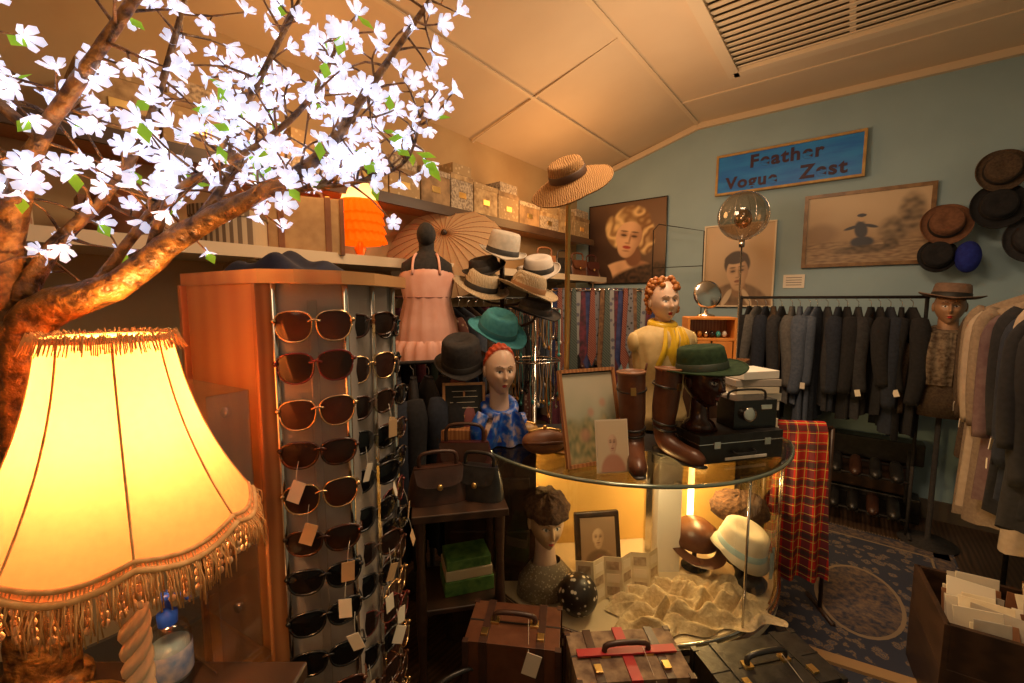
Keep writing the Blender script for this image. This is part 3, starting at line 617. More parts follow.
for bi,(P,r) in enumerate(branches):
    b.tube(P,r,bark,14,6,bark=.28)
    pts,ts=catmull(P,6)
    for i,p in enumerate(pts):
        lo=34 if bi==0 else (14 if bi==1 else 5)
        if i<lo: continue
        for _ in range(2 if R()<.7 else 1):
            d=Vector((rr(-1,1),rr(-.7,.9),rr(-.45,1))).normalized(); ln=rr(.03,.10)
            e=p+d*ln; mid=p+d*ln*.5+Vector((rr(-.008,.008),rr(-.008,.008),rr(-.004,.01)))
            b.tube([p,mid,e],[.0026,.0018,.0012],bark,5,2)
            blossom(e,d+Vector((0,-.4,0))+Vector((rr(-.6,.6),rr(-.6,.6),rr(-.6,.6))),rr(.014,.021))
            for _2 in range(random.choice([0,1,1])):
                d2=Vector((rr(-1,1),rr(-1,.5),rr(-1,1))).normalized(); m2=mid+d2*.02; b.tube([mid,m2],[.0015,.001],bark,4); blossom(m2,d2+Vector((0,-.3,0)),rr(.012,.018))
            if R()<.25: leaf(e,Vector((rr(-1,1),rr(-.6,.4),rr(-1,.3))),rr(.025,.038))
for k in range(3): leaf(Vector((-.17+.01*k,.79,1.86-.01*k)),Vector((1,-.2,-.3-.5*k)),.04)
tree=bpy.data.objects.new('blossom_tree_lamp',None); bpy.context.scene.collection.objects.link(tree)
b.lathe([(0,.95),(.075,.95),(.075,.97),(.05,.99),(0,.99)],bark,24,T(-.78,.64,0)); b.build('branches',parent=tree); fl.build('blossoms',parent=tree)
b=MB(); b.M=SC(.85); bb=mat('blue_pump',(.01,.06,.5),rough=.3)
b.lathe([(0,0),(.034,0),(.036,.01),(.036,.10),(.03,.125),(.014,.135)],glassmat('bottle_plastic',(.75,.85,.9),.15),28)
b.lathe([(.031,.02),(.0325,.021),(.0325,.09),(.0,.09)],mat('gel',(.35,.42,.48),rough=.2),24); b.lathe([(.0365,.03),(.0368,.031),(.0368,.085),(.0365,.086)],mat('bottle_label',(.08,.2,.5),(.55,.55,.6),scale=30),28)
b.lathe([(.016,.132),(.017,.155),(.008,.158),(.006,.18),(.013,.182),(.013,.194),(0,.196)],bb,20); b.tube([(0,0,.188),(.03,-.005,.188),(.038,-.006,.178)],.005,bb,8,3)
b.build('sanitizer_bottle',(-.575,.67,TZ),.4)
b=MB(); b.box((0,0,.05),(.18,.13,.10),cream); b.box((0,0,.108),(.186,.136,.016),cream); b.ell((0,-.07,.09),(.012,.008,.012),brass,10); b.build('jewellery_box',(-.82,.42,TZ),.3,bevel=.006)
b=MB()
for k in range(5): b.tube([(.05*cos(a)*(1+.2*k)+rr(-.002,.002),.035*sin(a)*(1+.15*k),.004+.003*k) for a in [2*pi*j/30 for j in range(31)]],.003,brass,6)
b.build('gold_chain_necklace',(-.70,.60,TZ),.3)

# ------------------------------------------------------------ left wall shelves
b=MB(); b.box((0,0,0),(.50,4.6,.03),cream); b.box((.25,0,-.0),(.012,4.6,.05),trimm)
for y in(-2.0,-.9,.2,1.3,2.1): b.tube([(-.24,y,-.25),(-.2,y,-.04),(.2,y,-.02)],.01,chrome,8,3)
b.build('wall_shelf',W(-2.20,1.7,1.80),ROOM)
b=MB(); b.box((0,0,0),(.30,4.4,.025),wood); b.box((.15,0,-.01),(.02,4.4,.06),wood_dark); b.build('wall_shelf',W(-2.30,1.9,2.20),ROOM)
b=MB(); bx=[mat('map_paper_a',(.50,.36,.19),(.24,.15,.07),scale=22,rough=.7),mat('map_paper_b',(.50,.38,.23),(.32,.22,.11),scale=34,kind='vor',rough=.7),mat('map_paper_c',(.34,.22,.11),(.16,.10,.05),scale=14,rough=.7),mat('newsprint',(.48,.40,.29),(.16,.12,.09),scale=60,rough=.8)]
y=-1.6; k=0
while y<2.0:
    w=rr(.20,.32); h=rr(.15,.25); m=bx[k%4]; b.box((0,y+w/2,h/2),(.24,w-.012,h),m); b.box((0,y+w/2,h-.02),(.246,w-.006,.035),bx[(k+1)%4]); b.box((.123,y+w/2,h*.45),(.004,.07,.04),brass)
    if k%2: b.box((.02,y+w/2,h+.035),(.2,w*.8,.07),bx[(k+2)%4])
    y+=w; k+=1
b.build('storage_box_row',W(-2.30,1.9,2.213),ROOM,bevel=.003)
SZ=1.815
b=MB(); b.lathe([(0,0),(.14,0),(.14,.13),(.147,.13),(.147,.17),(0,.17)],mat('striped_hatbox',(.4,.32,.22),(.12,.08,.05),kind='stripex',scale=14,rough=.7),40,smooth=False); b.tube([(-.1,0,.17),(0,0,.21),(.1,0,.17)],.004,brownl,6,5); b.build('hat_box',(-1.22,1.90,SZ))
def suitcase(name,loc,yaw,d,m,edge,ribbon=None,tag=True):
    w,t,h=d; b=MB(); b.box((0,0,h/2),(w,t,h),m)
    for x in(-1,1):
        b.box((x*w*.3,0,h/2),(.028,t+.008,h+.008),edge)
        for y in(-1,1): b.box((x*w*.485,y*t*.485,h/2),(.02,.02,h+.004),edge)
        b.box((x*w*.3,-t*.3,h+.008),(.022,.03,.008),brass)
    b.box((0,0,h/2),(w+.004,.006,h+.004),blackl)
    b.tube([(-.07,0,h),(-.06,0,h+.035),(.06,0,h+.035),(.07,0,h)],.009,edge,8,4)
    for x in(-.07,.07): b.box((x,0,h+.004),(.03,.03,.010),brass)
    if ribbon: b.box((0,0,h/2),(.035,t+.012,h+.012),ribbon); b.box((0,-.0,h+.01),(w*.9,.03,.006),ribbon)
    if tag: b.tube([(.05,-.01,h+.03),(.06,-t/2-.01,h-.01)],.0008,tagm,4); b.box((0,0,0),(.05,.002,.08),tagm,T(.07,-t/2-.012,h-.05)@RY(15))
    return b.build(name,loc,yaw,bevel=.018)
tan=mat('tan_canvas',(.34,.21,.10),(.42,.28,.14),scale=25,rough=.6)
suitcase('vintage_suitcase',(-.985,2.10,SZ),math.radians(22),(.33,.14,.26),tan,brownl2,tag=False)
b=MB(); b.ell((0,0,.1),(.17,.1,.1),brownl,24); b.tube([(-.1,0,.16),(0,0,.24),(.1,0,.16)],.008,brownl,8,5); b.box((0,-.09,.12),(.12,.02,.07),brownl2); b.build('leather_handbag',(-1.50,1.66,SZ),-.7)
b=MB(); b.lathe([(0,0),(.15,0),(.15,.15),(.157,.15),(.157,.19),(0,.19)],mat('floral_hatbox',(.35,.2,.14),(.55,.45,.33),kind='vor',scale=24),40,smooth=False); b.build('hat_box',(-1.68,1.34,SZ))
orl=clothglow('orange_ruffle',(.9,.20,.02),(1,.16,.0),.45,.5); shade2=clothglow('small_shade_silk',(.95,.7,.4),(1,.55,.2),.5,.5)
b=MB(); b.M=SC(1.12); b.lathe([(0,0),(.05,0),(.05,.01),(.02,.03),(.03,.06),(.012,.08),(.01,.15)],brass,24)
for t in range(4): b.lathe([(.085+.003*t,.285-t*.045),(.105+.004*t,.25-t*.045),(.113+.005*t,.225-t*.045)],orl,96,None,1,1,lambda a,r,z:(.006*sin(a*22+z*50),.004*sin(a*22)))
b.lathe([(.05,.375),(.066,.34),(.088,.28)],shade2,40); b.lathe([(.088,.29),(.1,.08)],orl,40); b.ell((0,0,.24),(.018,.018,.028),mat('bulb_small',(1,.7,.4),es=20,ec=(1,.6,.25)),10)
b.build('ruffle_lamp',(-.84,2.42,SZ))
par=clothglow('parasol_paper',(.62,.42,.24),(.8,.45,.2),.03,.4)
b=MB()
def pf(u,v):
    a=2*pi*u; r=.40*v; return (r*cos(a),r*sin(a),-.15*v*v-.007*abs(sin(a*14))*v)
b.sheet(pf,112,10,par)
for k in range(28): b.tube([Vector(pf(k/28,j/6))+Vector((0,0,.003)) for j in range(7)],.0022,wood,5)
b.tube([(0,0,.03),(0,0,-.30)],.007,wood,8); b.lathe([(.02,-.01),(.02,.015),(.008,.03),(0,.03)],wood_dark,14)
b.build('paper_parasol',(-.43,2.78,2.02),rot=(math.radians(52),math.radians(8),math.radians(-8)))

# ------------------------------------------------------------ garments
def garment(b,M,w,L,t,m,ls=.5,seed=0,hang=True,flare=0,tag=False):
    rnd=random.Random(seed); ph=rnd.random()*6; nf=rnd.choice([5,6,7]); n=30
    zs=[0,-.012,-.04,-.07,-.11,-.17]+[-.17-(L-.17)*k/8 for k in range(1,9)]
    ws=[.045,.065,.6*w,.86*w,w,.97*w]+[w*(.95+flare*k/8) for k in range(1,9)]
    vs=[]
    for z,q in zip(zs,ws):
        rmp=min(1,max(0,(-z-.1)/L*1.3)); th=t*(.5+.5*min(1,-z/.15))
        for k in range(n):
            a=2*pi*k/n; c_,s_=cos(a),sin(a)
            vs.append((q*abs(c_)**.8*(1 if c_>0 else -1),th*s_*(1+.35*rmp*sin(nf*a+ph))+.015*rmp*sin(nf*c_*2+ph),z+.012*sin(3*a+ph)*(1 if z==-L else 0)))
    fs=[(j*n+k,j*n+(k+1)%n,(j+1)*n+(k+1)%n,(j+1)*n+k) for j in range(len(zs)-1) for k in range(n)]+[tuple(range(n))]
    b.add(vs,fs,m,True,M)
    if ls:
        for x in(-1,1): b.tube([(x*w*.86,0,-.08),(x*(w*1.03),rnd.uniform(-.01,.02),-.16),(x*(w*1.06),rnd.uniform(-.01,.03),-.1-ls*.6),(x*(w*1.02),rnd.uniform(-.02,.02),-.1-ls)],[.042,.052,.045,.038],m,12,4,M,flat=.8)
    if hang: b.tube([(0,0,0),(0,0,.035),(0,.014,.052),(0,.004,.068),(0,-.012,.058)],.002,chrome,6,3,M)
    if tag: b.box((0,0,0),(.002,.03,.045),tagm,M@T(-w*1.25,0,-.1-ls)@RX(rnd.uniform(-20,20)))
cl=[mat('wool_black',(.008,.008,.010),(.014,.014,.017),scale=60,rough=.95),mat('wool_navy',(.011,.015,.027),(.018,.024,.04),scale=60,rough=.95),mat('denim_slate',(.06,.08,.12),(.09,.11,.155),scale=60,rough=.95),
    mat('wool_charcoal',(.020,.020,.024),(.032,.032,.036),scale=50,rough=.95),mat('tweed_brown',(.05,.03,.02),(.09,.06,.035),scale=90,rough=.95),mat('wool_grey',(.085,.083,.082),(.12,.115,.11),scale=60,rough=.95),mat('forest_cloth',(.02,.035,.025),rough=.95)]
seq=[0,5,1,4,3,5,2,2,2,3,1,0,3,0,0,1,0,0]
b=MB(); u0,u1,v,z=-.68,.36,3.93,1.62
b.tube([(u0-.03,v,z),(u1+.03,v,z)],.011,blackm,10)
for u in(u0-.03,u1+.03):
    b.tube([(u,v,z),(u,v,.04)],.011,blackm,10); b.tube([(u,v-.2,.03),(u,v+.2,.03)],.011,blackm,8); b.ell((u,v,z),(.016,.016,.016),blackm,10)
for i in range(18):
    u=u0+(u1-u0)*(i+.5)/18+rr(-.01,.01); garment(b,T(u,v,z-.068)@RZ(90+rr(-12,12)),rr(.18,.215),rr(.68,.9),rr(.026,.036),cl[seq[i]],rr(.42,.58),i+160,tag=(i%4==0))
b.build('clothes_rack',(0,0,0),ROOM)
b=MB(); b.tube([(-2.2,1.0,1.62),(-2.2,4.2,1.62)],.011,chrome,10)
for v in(1.0,2.6,4.2): b.tube([(-2.2,v,1.62),(-2.2,v,1.79)],.008,chrome,8)
lc=[cl[0],cl[1],cl[4],mat('plum_cloth',(.09,.02,.04),(.14,.03,.05),scale=40,rough=.9),cl[3],mat('floral_dress',(.4,.3,.22),(.15,.06,.05),kind='vor',scale=35,rough=.9),cl[2],cl[0],cl[6]]
for i in range(34): garment(b,T(-2.2,1.1+i*.09,1.55)@RZ(rr(-5,5)),rr(.18,.21),rr(.8,1.1),.032,lc[(i*5)%9],.5,i+200)
b.build('clothes_rail',(0,0,0),ROOM)
b=MB(); b.tube([(-.30,0,1.30),(.30,0,1.30)],.01,blackm,8)
for x in(-.3,.3): b.tube([(x,0,1.30),(x,0,.02)],.01,blackm,8); b.tube([(x,-.15,.02),(x,.15,.02)],.01,blackm,8)
bc_=[mat('royal_blue_cloth',(.02,.06,.22),(.03,.1,.32),scale=30,rough=.8),cl[1],cl[0],mat('teal_cloth',(.03,.12,.16),rough=.8),cl[0],mat('rose_cloth',(.25,.08,.08),rough=.8),cl[3],cl[1]]
for i in range(8): garment(b,T(-.26+i*.074,0,1.23)@RZ(90+rr(-8,8)),.19,rr(.7,.9),.032,bc_[(i*3+3)%8],.45,i+400,tag=(i%2==0))
b.build('clothes_rack',(-.44,2.06,0),math.radians(20))
pink=mat('pink_satin',(.76,.38,.29),(.82,.46,.37),scale=15,rough=.45)
b=MB(); b.lathe([(0,0),(.14,0),(.14,.015),(.015,.04),(.012,1.4),(0,1.4)],blackm,20)
b.lathe([(.12,1.36),(.13,1.45),(.105,1.56),(.14,1.68),(.13,1.76),(.06,1.81),(.04,1.83),(.04,1.87)],blackm,32,None,1,.7); b.ell((0,0,1.91),(.05,.06,.065),blackm,16)
b.lathe([(.125,1.73),(.147,1.69),(.122,1.57),(.15,1.45),(.172,1.30)],pink,60,None,1,.74,lambda a,r,z:(.007*sin(a*14)*(1.75-z)*2,0))
b.lathe([(.17,1.36),(.195,1.33),(.205,1.25)],pink,80,None,1,.74,lambda a,r,z:(.012*sin(a*20),0))
b.tube([(.12*cos(a),.09*sin(a),1.585) for a in [2*pi*k/20 for k in range(21)]],.006,mat('pink_sash',(.6,.28,.22)),6)
for x in(-.07,.07): b.tube([(x,-.095,1.70),(x*.9,-.07,1.78),(x*.7,0,1.81),(x*.9,.07,1.75),(x,.09,1.69)],.007,pink,6,3)
b.build('dress_form',(-.45,2.30,.03),.15)

b=MB(); b.lathe([(0,0),(.16,0),(.15,.02),(.02,.05),(.014,1.83),(0,1.85)],wood_dark,20)
hp=[((-.055,2.40,1.85),.13,.09,.13,felt_g,blackb),((-.17,2.33,1.66),.155,.09,.10,straw2,blackb),((.08,2.30,1.65),.155,.09,.10,straw2,mat('tan_band',(.3,.15,.06))),((-.15,2.40,1.76),.12,.085,.08,blackm,blackb),((-.075,2.15,1.44),.14,.092,.11,mat('teal_felt',(.05,.30,.38),(.08,.38,.46),scale=50,rough=.85),mat('teal_band',(.02,.14,.17))),((-.235,2.00,1.30),.125,.095,.14,blackm,blackb),((.15,2.45,1.76),.12,.085,.09,mat('white_felt',(.5,.44,.38),rough=.9),blackb),((.12,2.28,1.53),.13,.085,.08,blackm,blackb)]
for (p,br,cr,h,m,bd) in hp:
    e=(p[0]+.055,p[1]-2.42,p[2]); b.tube([(0,0,p[2]-.08),(e[0]*.6,e[1]*.6,p[2]-.07),(e[0],e[1],p[2]-.03),(e[0],e[1],p[2]+.04)],.008,wood_dark,8,4)
b.build('hat_tree',(-.055,2.42,0))
for i,(p,br,cr,h,m,bd) in enumerate(hp):
    b=MB(); hat(b,RX(rr(12,28))@RY(rr(-14,14)),br,cr,h,m,bd,.02,.012,pinch=.5); b.build('brimmed_hat',p,rr(0,1))

b=MB(); b.lathe([(0,0),(.15,0),(.14,.02),(.015,.04),(.012,1.6),(0,1.6)],chrome,16)
nm=[brass,mat('amber_bead',(.5,.2,.03),rough=.2),chrome,mat('jet_bead',(.02,.02,.02),rough=.2),mat('turq_bead',(.05,.35,.35),rough=.3),mat('pearl',(.65,.58,.5),rough=.2)]
for z in(1.55,1.25):
    b.tube([(.15*cos(a),.15*sin(a),z) for a in [2*pi*k/24 for k in range(25)]],.005,chrome,6)
    for a in(0,pi/2): b.tube([(.15*cos(a),.15*sin(a),z),(-.15*cos(a),-.15*sin(a),z)],.004,chrome,6)
    for k in range(30):
        a=2*pi*k/30; ln=rr(.16,.3); x,y=.15*cos(a),.15*sin(a); tx,ty=-sin(a)*.014,cos(a)*.014; m=nm[k%6]
        b.tube([(x-tx*.3,y-ty*.3,z),(x-tx,y-ty,z-ln*.6),(x,y,z-ln),(x+tx,y+ty,z-ln*.6),(x+tx*.3,y+ty*.3,z)],.0022,m,5,5); b.ell((x,y,z-ln),(.009,.009,.013),m,8)
b.build('necklace_stand',(.13,2.50,0))
b=MB(); b.tube([(-.36,0,1.66),(.36,0,1.66)],.01,chrome,8)
for x in(-.36,.36): b.tube([(x,0,1.66),(x,0,.02)],.01,chrome,8); b.tube([(x,-.15,.015),(x,.15,.015)],.01,chrome,8)
tcs=[((.02,.03,.1),(.05,.06,.16)),((.15,.02,.02),(.25,.12,.08)),((.03,.03,.03),(.16,.16,.18)),((.10,.05,.03),(.22,.12,.06)),((.04,.06,.06),(.1,.12,.1)),((.10,.10,.14),(.25,.25,.25)),((.04,.02,.03),(.14,.03,.05))]
tm=[mat('tie_silk_%d'%i,a,c,kind=['noise','stripe','vor'][i%3],scale=rr(20,45),rough=.4) for i,(a,c) in enumerate(tcs)]
for k in range(24):
    x=-.34+k*.029; L2=rr(.40,.66); m=tm[k%7]; yo=rr(-.02,.01)
    b.add([(x-.012,-.012+yo,1.665),(x+.012,-.012+yo,1.665),(x+.028,-.016+yo,1.66-L2*.85),(x,-.018+yo,1.66-L2),(x-.028,-.016+yo,1.66-L2*.85)],[(0,1,2,3,4)],m,False)
    b.add([(x-.012,.012,1.665),(x+.012,.012,1.665),(x+.018,.02,1.75-L2),(x-.018,.02,1.75-L2)],[(0,1,2,3)],m,False); b.box((x,0,1.669),(.024,.026,.006),m)
b.build('tie_rack',(.60,2.66,0),math.radians(4))

b=MB(); b.box((0,0,.61),(.42,.32,1.22),wood_dark); b.box((0,0,1.225),(.45,.35,.02),wood); b.build('storage_cabinet',(1.20,2.66,0),ROOM,bevel=.004)
b=MB(); ob=mat('orange_pine',(.62,.22,.04),(.70,.28,.06),kind='wave',scale=3,rough=.4)
for x in(-.13,.13): b.box((x,0,.13),(.015,.16,.26),ob)
for z in(.008,.13,.255): b.box((0,0,z),(.26,.16,.015),ob)
b.box((0,.075,.13),(.26,.008,.26),wood)
for x in(-.06,.06): b.box((x,-.075,.07),(.11,.012,.10),ob); b.ell((x,-.085,.07),(.01,.008,.01),brass,8)
for k in range(6): b.ell((-.09+k*.035,-.02,.16),(.014,.02,.02),nm[k],10)
b.build('mini_drawer_shelf',(1.19,2.60,1.237),math.radians(-10),bevel=.002)
b=MB(); b.lathe([(0,.0),(.05,.0),(.05,.01),(.01,.02),(.01,.05)],chrome,20); b.lathe([(.0,-.01),(.03,-.008),(.07,.0),(.085,.012),(.07,.02),(0,.026)],chrome,32,T(0,0,.13)@RX(80)); b.build('silver_mirror',(1.17,2.60,1.50),0)
b=MB()
b.lathe([(0,0),(.12,0),(.12,.015),(.008,.03),(.006,2.0),(0,2.0)],chrome,16)
b.tube([(0,0,1.98),(0,0,2.03)],.02,chrome,12)
b.M=T(0,0,2.2)
b.lathe([(sin(t)*.17,-cos(t)*.17) for t in [.12+k*(pi-.2)/20 for k in range(21)]],glassmat('smoked_globe',(.72,.66,.58),.16),40)
b.lathe([(sin(t)*.06,-cos(t)*.07-.02) for t in [k*pi/12 for k in range(13)]],glassmat('inner_glass',(.8,.6,.4),.3),20)
for k in range(8):
    a=k*pi/4; b.tube([(.171*sin(t)*cos(a),.171*sin(t)*sin(a),-.171*cos(t)) for t in [.15+j*(pi-.3)/14 for j in range(15)]],.0015,chrome,5)
b.build('globe_lamp',(1.66,3.16,0))
b=MB(); b.tube([(-.45,0,0),(-.45,0,2.25),(-.40,0,2.3),(0.,0,2.2),(0,0,0)],.005,blackm,8); b.tube([(-.45,0,1.9),(0,0,1.9)],.004,blackm,6); b.build('wire_display_stand',W(-1.05,4.05,0),ROOM)

# ------------------------------------------------------------ stool + bags, luggage
b=MB(); b.box((0,0,.80),(.36,.32,.03),wood_dark); b.box((0,0,.42),(.32,.28,.02),wood_dark)
for x in(-1,1):
    for y in(-1,1): b.lathe([(.018,0),(.022,.1),(.014,.2),(.022,.41),(.015,.6),(.022,.79)],wood_dark,14,T(x*.15,y*.13,0))
b.build('wooden_stool',(-.22,1.68,0),.2,bevel=.004)
def handbag(name,loc,yaw,w,h,t,m,m2):
    b=MB()
    def f(u,v):
        a=2*pi*u; c_,s_=cos(a),sin(a); q=1-.22*v**2; th=t*(1-.55*v)
        return (w/2*q*abs(c_)**.7*(1 if c_>0 else -1),th/2*abs(s_)**.8*(1 if s_>0 else -1)*1.0,h*v)
    b.sheet(f,36,10,m); b.add([f(k/36,1) for k in range(36)],[tuple(range(36))],m); b.add([f(k/36,0) for k in range(36)],[tuple(range(36))],m)
    b.sheet(lambda u,v:((u-.5)*w*.8*(1-.1*v),-t/2*(.5+.45*v)-.006,h*(1.0-.5*v*(1-(2*u-1)**4*.3))),12,8,m2)
    b.tube([(-w*.3,0,h*.97),(-w*.25,0,h*1.35),(w*.25,0,h*1.35),(w*.3,0,h*.97)],.008,m2,8,5); b.ell((0,-t/2-.008,h*.52),(.012,.006,.012),brass,10)
    return b.build(name,loc,yaw)
oxb=mat('oxblood',(.06,.014,.011),rough=.35)
dkb=mat('dark_brown_leather',(.035,.014,.009),(.06,.024,.014),scale=14,rough=.4,bump=.2)
handbag('leather_handbag',(-.29,1.63,.816),.3,.24,.14,.10,dkb,dkb); handbag('leather_handbag',(-.13,1.66,.816),-.3,.2,.13,.10,blackl,blackl); handbag('leather_handbag',(-.20,1.77,.816),0,.26,.19,.08,oxb,dkb)
for (v,m,w_) in((3.15,brownl2,.24),(3.45,blackl,.2),(3.72,brownl,.22),(4.0,oxb,.2)): handbag('leather_handbag',W(-2.12,v,SZ),math.radians(30),w_,.17,.10,m,m)
b=MB(); gm=mat('green_tin',(.03,.10,.02),(.10,.20,.04),scale=30); b.box((0,0,.03),(.2,.15,.06),gm); b.box((0,0,.08),(.19,.14,.04),mat('yellowed_pages',(.45,.36,.22))); b.box((0,0,.12),(.18,.13,.04),gm); b.build('book_stack',(-.19,1.69,.43),.3,bevel=.003)
b=MB(); b.box((0,0,.12),(.17,.006,.13),mat('chalk_slate',(.02,.022,.02),rough=.8),RX(-8))
for x in(-1,1): b.box((x*.09,0,.12),(.012,.012,.155),wood_honey,RX(-8))
for z in(.047,.193): b.box((0,0,z),(.19,.012,.012),wood_honey,RX(-8))
for i in range(4): b.box((rr(-.01,.01),-.005,.16-i*.025),(.11,.001,.002),cream,RX(-8))
b.tube([(0,.01,.16),(0,.07,.0)],.005,wood_honey,6); b.tube([(-.07,0,.05),(-.07,-.0,0)],.005,wood_honey,6); b.tube([(.07,0,.05),(.07,-.0,0)],.005,wood_honey,6)
b.build('chalkboard_sign',(-.215,1.90,1.03),.15)
b=MB(); b.box((0,0,.045),(.22,.16,.09),wood); b.build('cigar_box',(-.22,1.93,.94),0,bevel=.004)
suitcase('brown_suitcase',(.01,1.42,0),math.radians(-8),(.32,.2,.46),brownl,dkb)
tap=mat('tapestry',(.26,.18,.11),(.10,.06,.04),kind='noise',scale=26,rough=.9)
suitcase('tapestry_bag',(.37,1.29,0),math.radians(4),(.36,.2,.46),tap,dkb,mat('red_ribbon',(.34,.01,.015),rough=.5))
suitcase('black_suitcase',(.83,1.30,0),math.radians(12),(.40,.2,.42),blackl,blackl)
handbag('leather_handbag',(-.18,1.32,0),.5,.26,.26,.14,blackl,blackl)
tart=tartanmat()
b=MB(); b.tube([(-.15,0,.97),(.15,0,.97)],.01,wood_dark,8)
for x in(-.15,.15): b.tube([(x,0,.97),(x,0,.02)],.010,wood_dark,8); b.tube([(x,-.12,.014),(x,.12,.014)],.012,wood_dark,8)
b.build('valet_rail',(1.44,2.10,0),math.radians(-8))
b=MB()
def tf(u,v):
    s=(v*1.6); x=(u-.5)*.28; f=.035*sin(u*19)
    if s<.80: q=(.80-s); return (x*(.8+.45*q),-.02-f*q-.012,.987-q)
    if s<.88: a=(s-.80)/.08*pi; return (x*.8,-.02*cos(a),.985+.016*sin(a))
    return (x*(.8+.3*(s-.88)),.022+f*(s-.88)+.01,.987-(s-.88))
b.sheet(tf,50,60,tart)
b.build('tartan_blanket',(1.44,2.10,0),math.radians(-8),uvfn=lambda c:(c.x*3.4,c.z*3.4))

# ------------------------------------------------------------ right side
b=MB()
rugm=bpy.data.materials.new('persian_rug'); rugm.use_nodes=True; nt=rugm.node_tree; N=nt.nodes; L=nt.links; p=N['Principled BSDF']; p.inputs['Roughness'].default_value=.95
tc=N.new('ShaderNodeTexCoord'); v1=N.new('ShaderNodeTexVoronoi'); v1.inputs['Scale'].default_value=17; v2=N.new('ShaderNodeTexNoise'); v2.inputs['Scale'].default_value=40; v2.inputs['Detail'].default_value=4
L.new(tc.outputs['Object'],v1.inputs['Vector']); L.new(tc.outputs['Object'],v2.inputs['Vector'])
ad=N.new('ShaderNodeMath'); ad.operation='ADD'; L.new(v1.outputs['Distance'],ad.inputs[0]); L.new(v2.outputs['Fac'],ad.inputs[1]); r=N.new('ShaderNodeValToRGB'); L.new(ad.outputs[0],r.inputs[0])
r.color_ramp.elements[0].color=(.16,.09,.05,1); r.color_ramp.elements[1].color=(.035,.04,.065,1)
for pos,c in((.5,(.05,.055,.08)),(.62,(.24,.17,.10)),(.72,(.06,.07,.11)),(.84,(.22,.15,.09)),(.92,(.04,.045,.07))):
    e=r.color_ramp.elements.new(pos); e.color=(*c,1)
L.new(r.outputs[0],p.inputs['Base Color'])
b.box((0,0,.005),(.95,1.75,.01),rugm); bd=mat('rug_border',(.03,.035,.06),(.18,.12,.08),kind='noise',scale=40,rough=.95); bd2=mat('rug_edge',(.26,.19,.12),rough=.95)
for x in(-.42,.42): b.box((x,0,.0105),(.09,1.7,.003),bd)
for y in(-.8,.8): b.box((0,y,.0105),(.9,.09,.003),bd)
for x in(-.36,.36): b.box((x,0,.011),(.012,1.5,.003),bd2)
for y in(-.74,.74): b.box((0,y,.011),(.73,.012,.003),bd2)
b.ell((0,0,.009),(.2,.35,.004),bd2,32); b.ell((0,0,.0095),(.185,.33,.0045),bd,32); b.ell((0,0,.010),(.10,.18,.005),bd2,8); b.ell((0,0,.0105),(.08,.15,.0055),bd,8)
for k in range(60):
    for y in(-1,1): b.box((-.46+k*.0156,y*.89,.003),(.003,.04,.003),bd2)
b.build('persian_rug',W(.12,2.85,0),ROOM)
b=MB()
for z in(.12,.38):
    b.tube([(-.5,-.12,z),(.5,-.12,z)],.008,blackm,6); b.tube([(-.5,.1,z+.04),(.5,.1,z+.04)],.008,blackm,6)
for x in(-.5,.5):
    for y,h in((-.12,.5),(.1,.55)): b.tube([(x,y,0),(x,y,h)],.01,blackm,8)
sh=[blackl,dkb,blackl,blackl,brownl,blackl]
for zi,z in enumerate((.12,.38)):
    for k in range(9):
        M=T(-.45+k*.11,-.02,z+.012)@RX(10)
        b.tube([(0,.1,.03),(0,.05,.035),(0,-.03,.03),(0,-.1,.022),(0,-.13,.015)],[.03,.036,.036,.035,.015],sh[(k+zi)%6],12,3,M,flat=.85); b.box((0,-.01,.002),(.06,.22,.01),blackm,M); b.box((0,.09,-.0),(.05,.04,.03),blackm,M)
b.build('shoe_rack',W(-.12,3.93,0),ROOM)
b=MB(); b.box((0,0,.09),(1.1,.16,.18),blackl); b.box((0,0,.30),(1.0,.15,.22),wood_dark); b.box((0,0,.5),(1.1,.14,.16),blackl); b.build('storage_trunk',W(-.08,V1-.12,0),ROOM,bevel=.01)
b=MB(); plaid=mat('plaid_scarf',(.06,.035,.022),(.2,.15,.1),kind='noise',scale=45,rough=.9); tanskin=mat('mannequin_bronze',(.36,.20,.11),rough=.4)
b.lathe([(0,0),(.15,0),(.15,.015),(.015,.04),(.014,1.0),(0,1.0)],blackm,20)
b.lathe([(.0,.85),(.13,.86),(.14,1.0),(.16,1.15),(.19,1.28),(.175,1.34),(.1,1.38),(.06,1.4)],cl[4],36,None,1,.6)
for x in(-1,1): b.tube([(x*.16,0,1.31),(x*.21,0,1.2),(x*.22,-.01,1.0),(x*.21,-.02,.85)],[.05,.055,.048,.04],cl[4],14,4)
H=T(0,0,1.56); headmesh(b,H,tanskin); b.lathe([(.048,-.05),(.048,-.12),(.06,-.18)],tanskin,24,H@T(0,.015,0))
b.tube([(.07*cos(a),.065*sin(a),1.40+.015*sin(a)) for a in [2*pi*k/14 for k in range(15)]],.03,plaid,10,3)
b.sheet(lambda u,v:((u-.5)*.13-.03,-.10-.03*sin(pi*v)-.008*sin(u*12),1.40-.33*v),14,14,plaid); b.sheet(lambda u,v:((u-.5)*.11+.05,-.095-.02*sin(pi*v)-.008*sin(u*12),1.40-.28*v),14,14,plaid)
hat(b,H@T(0,.0,.05)@RX(-2)@RY(5),.15,.092,.10,mat('taupe_felt',(.16,.10,.07),(.21,.13,.09),scale=50,rough=.9),blackb,.02,.01,pinch=.8)
b.build('mannequin_bust',(2.74,2.70,0),math.radians(-42))
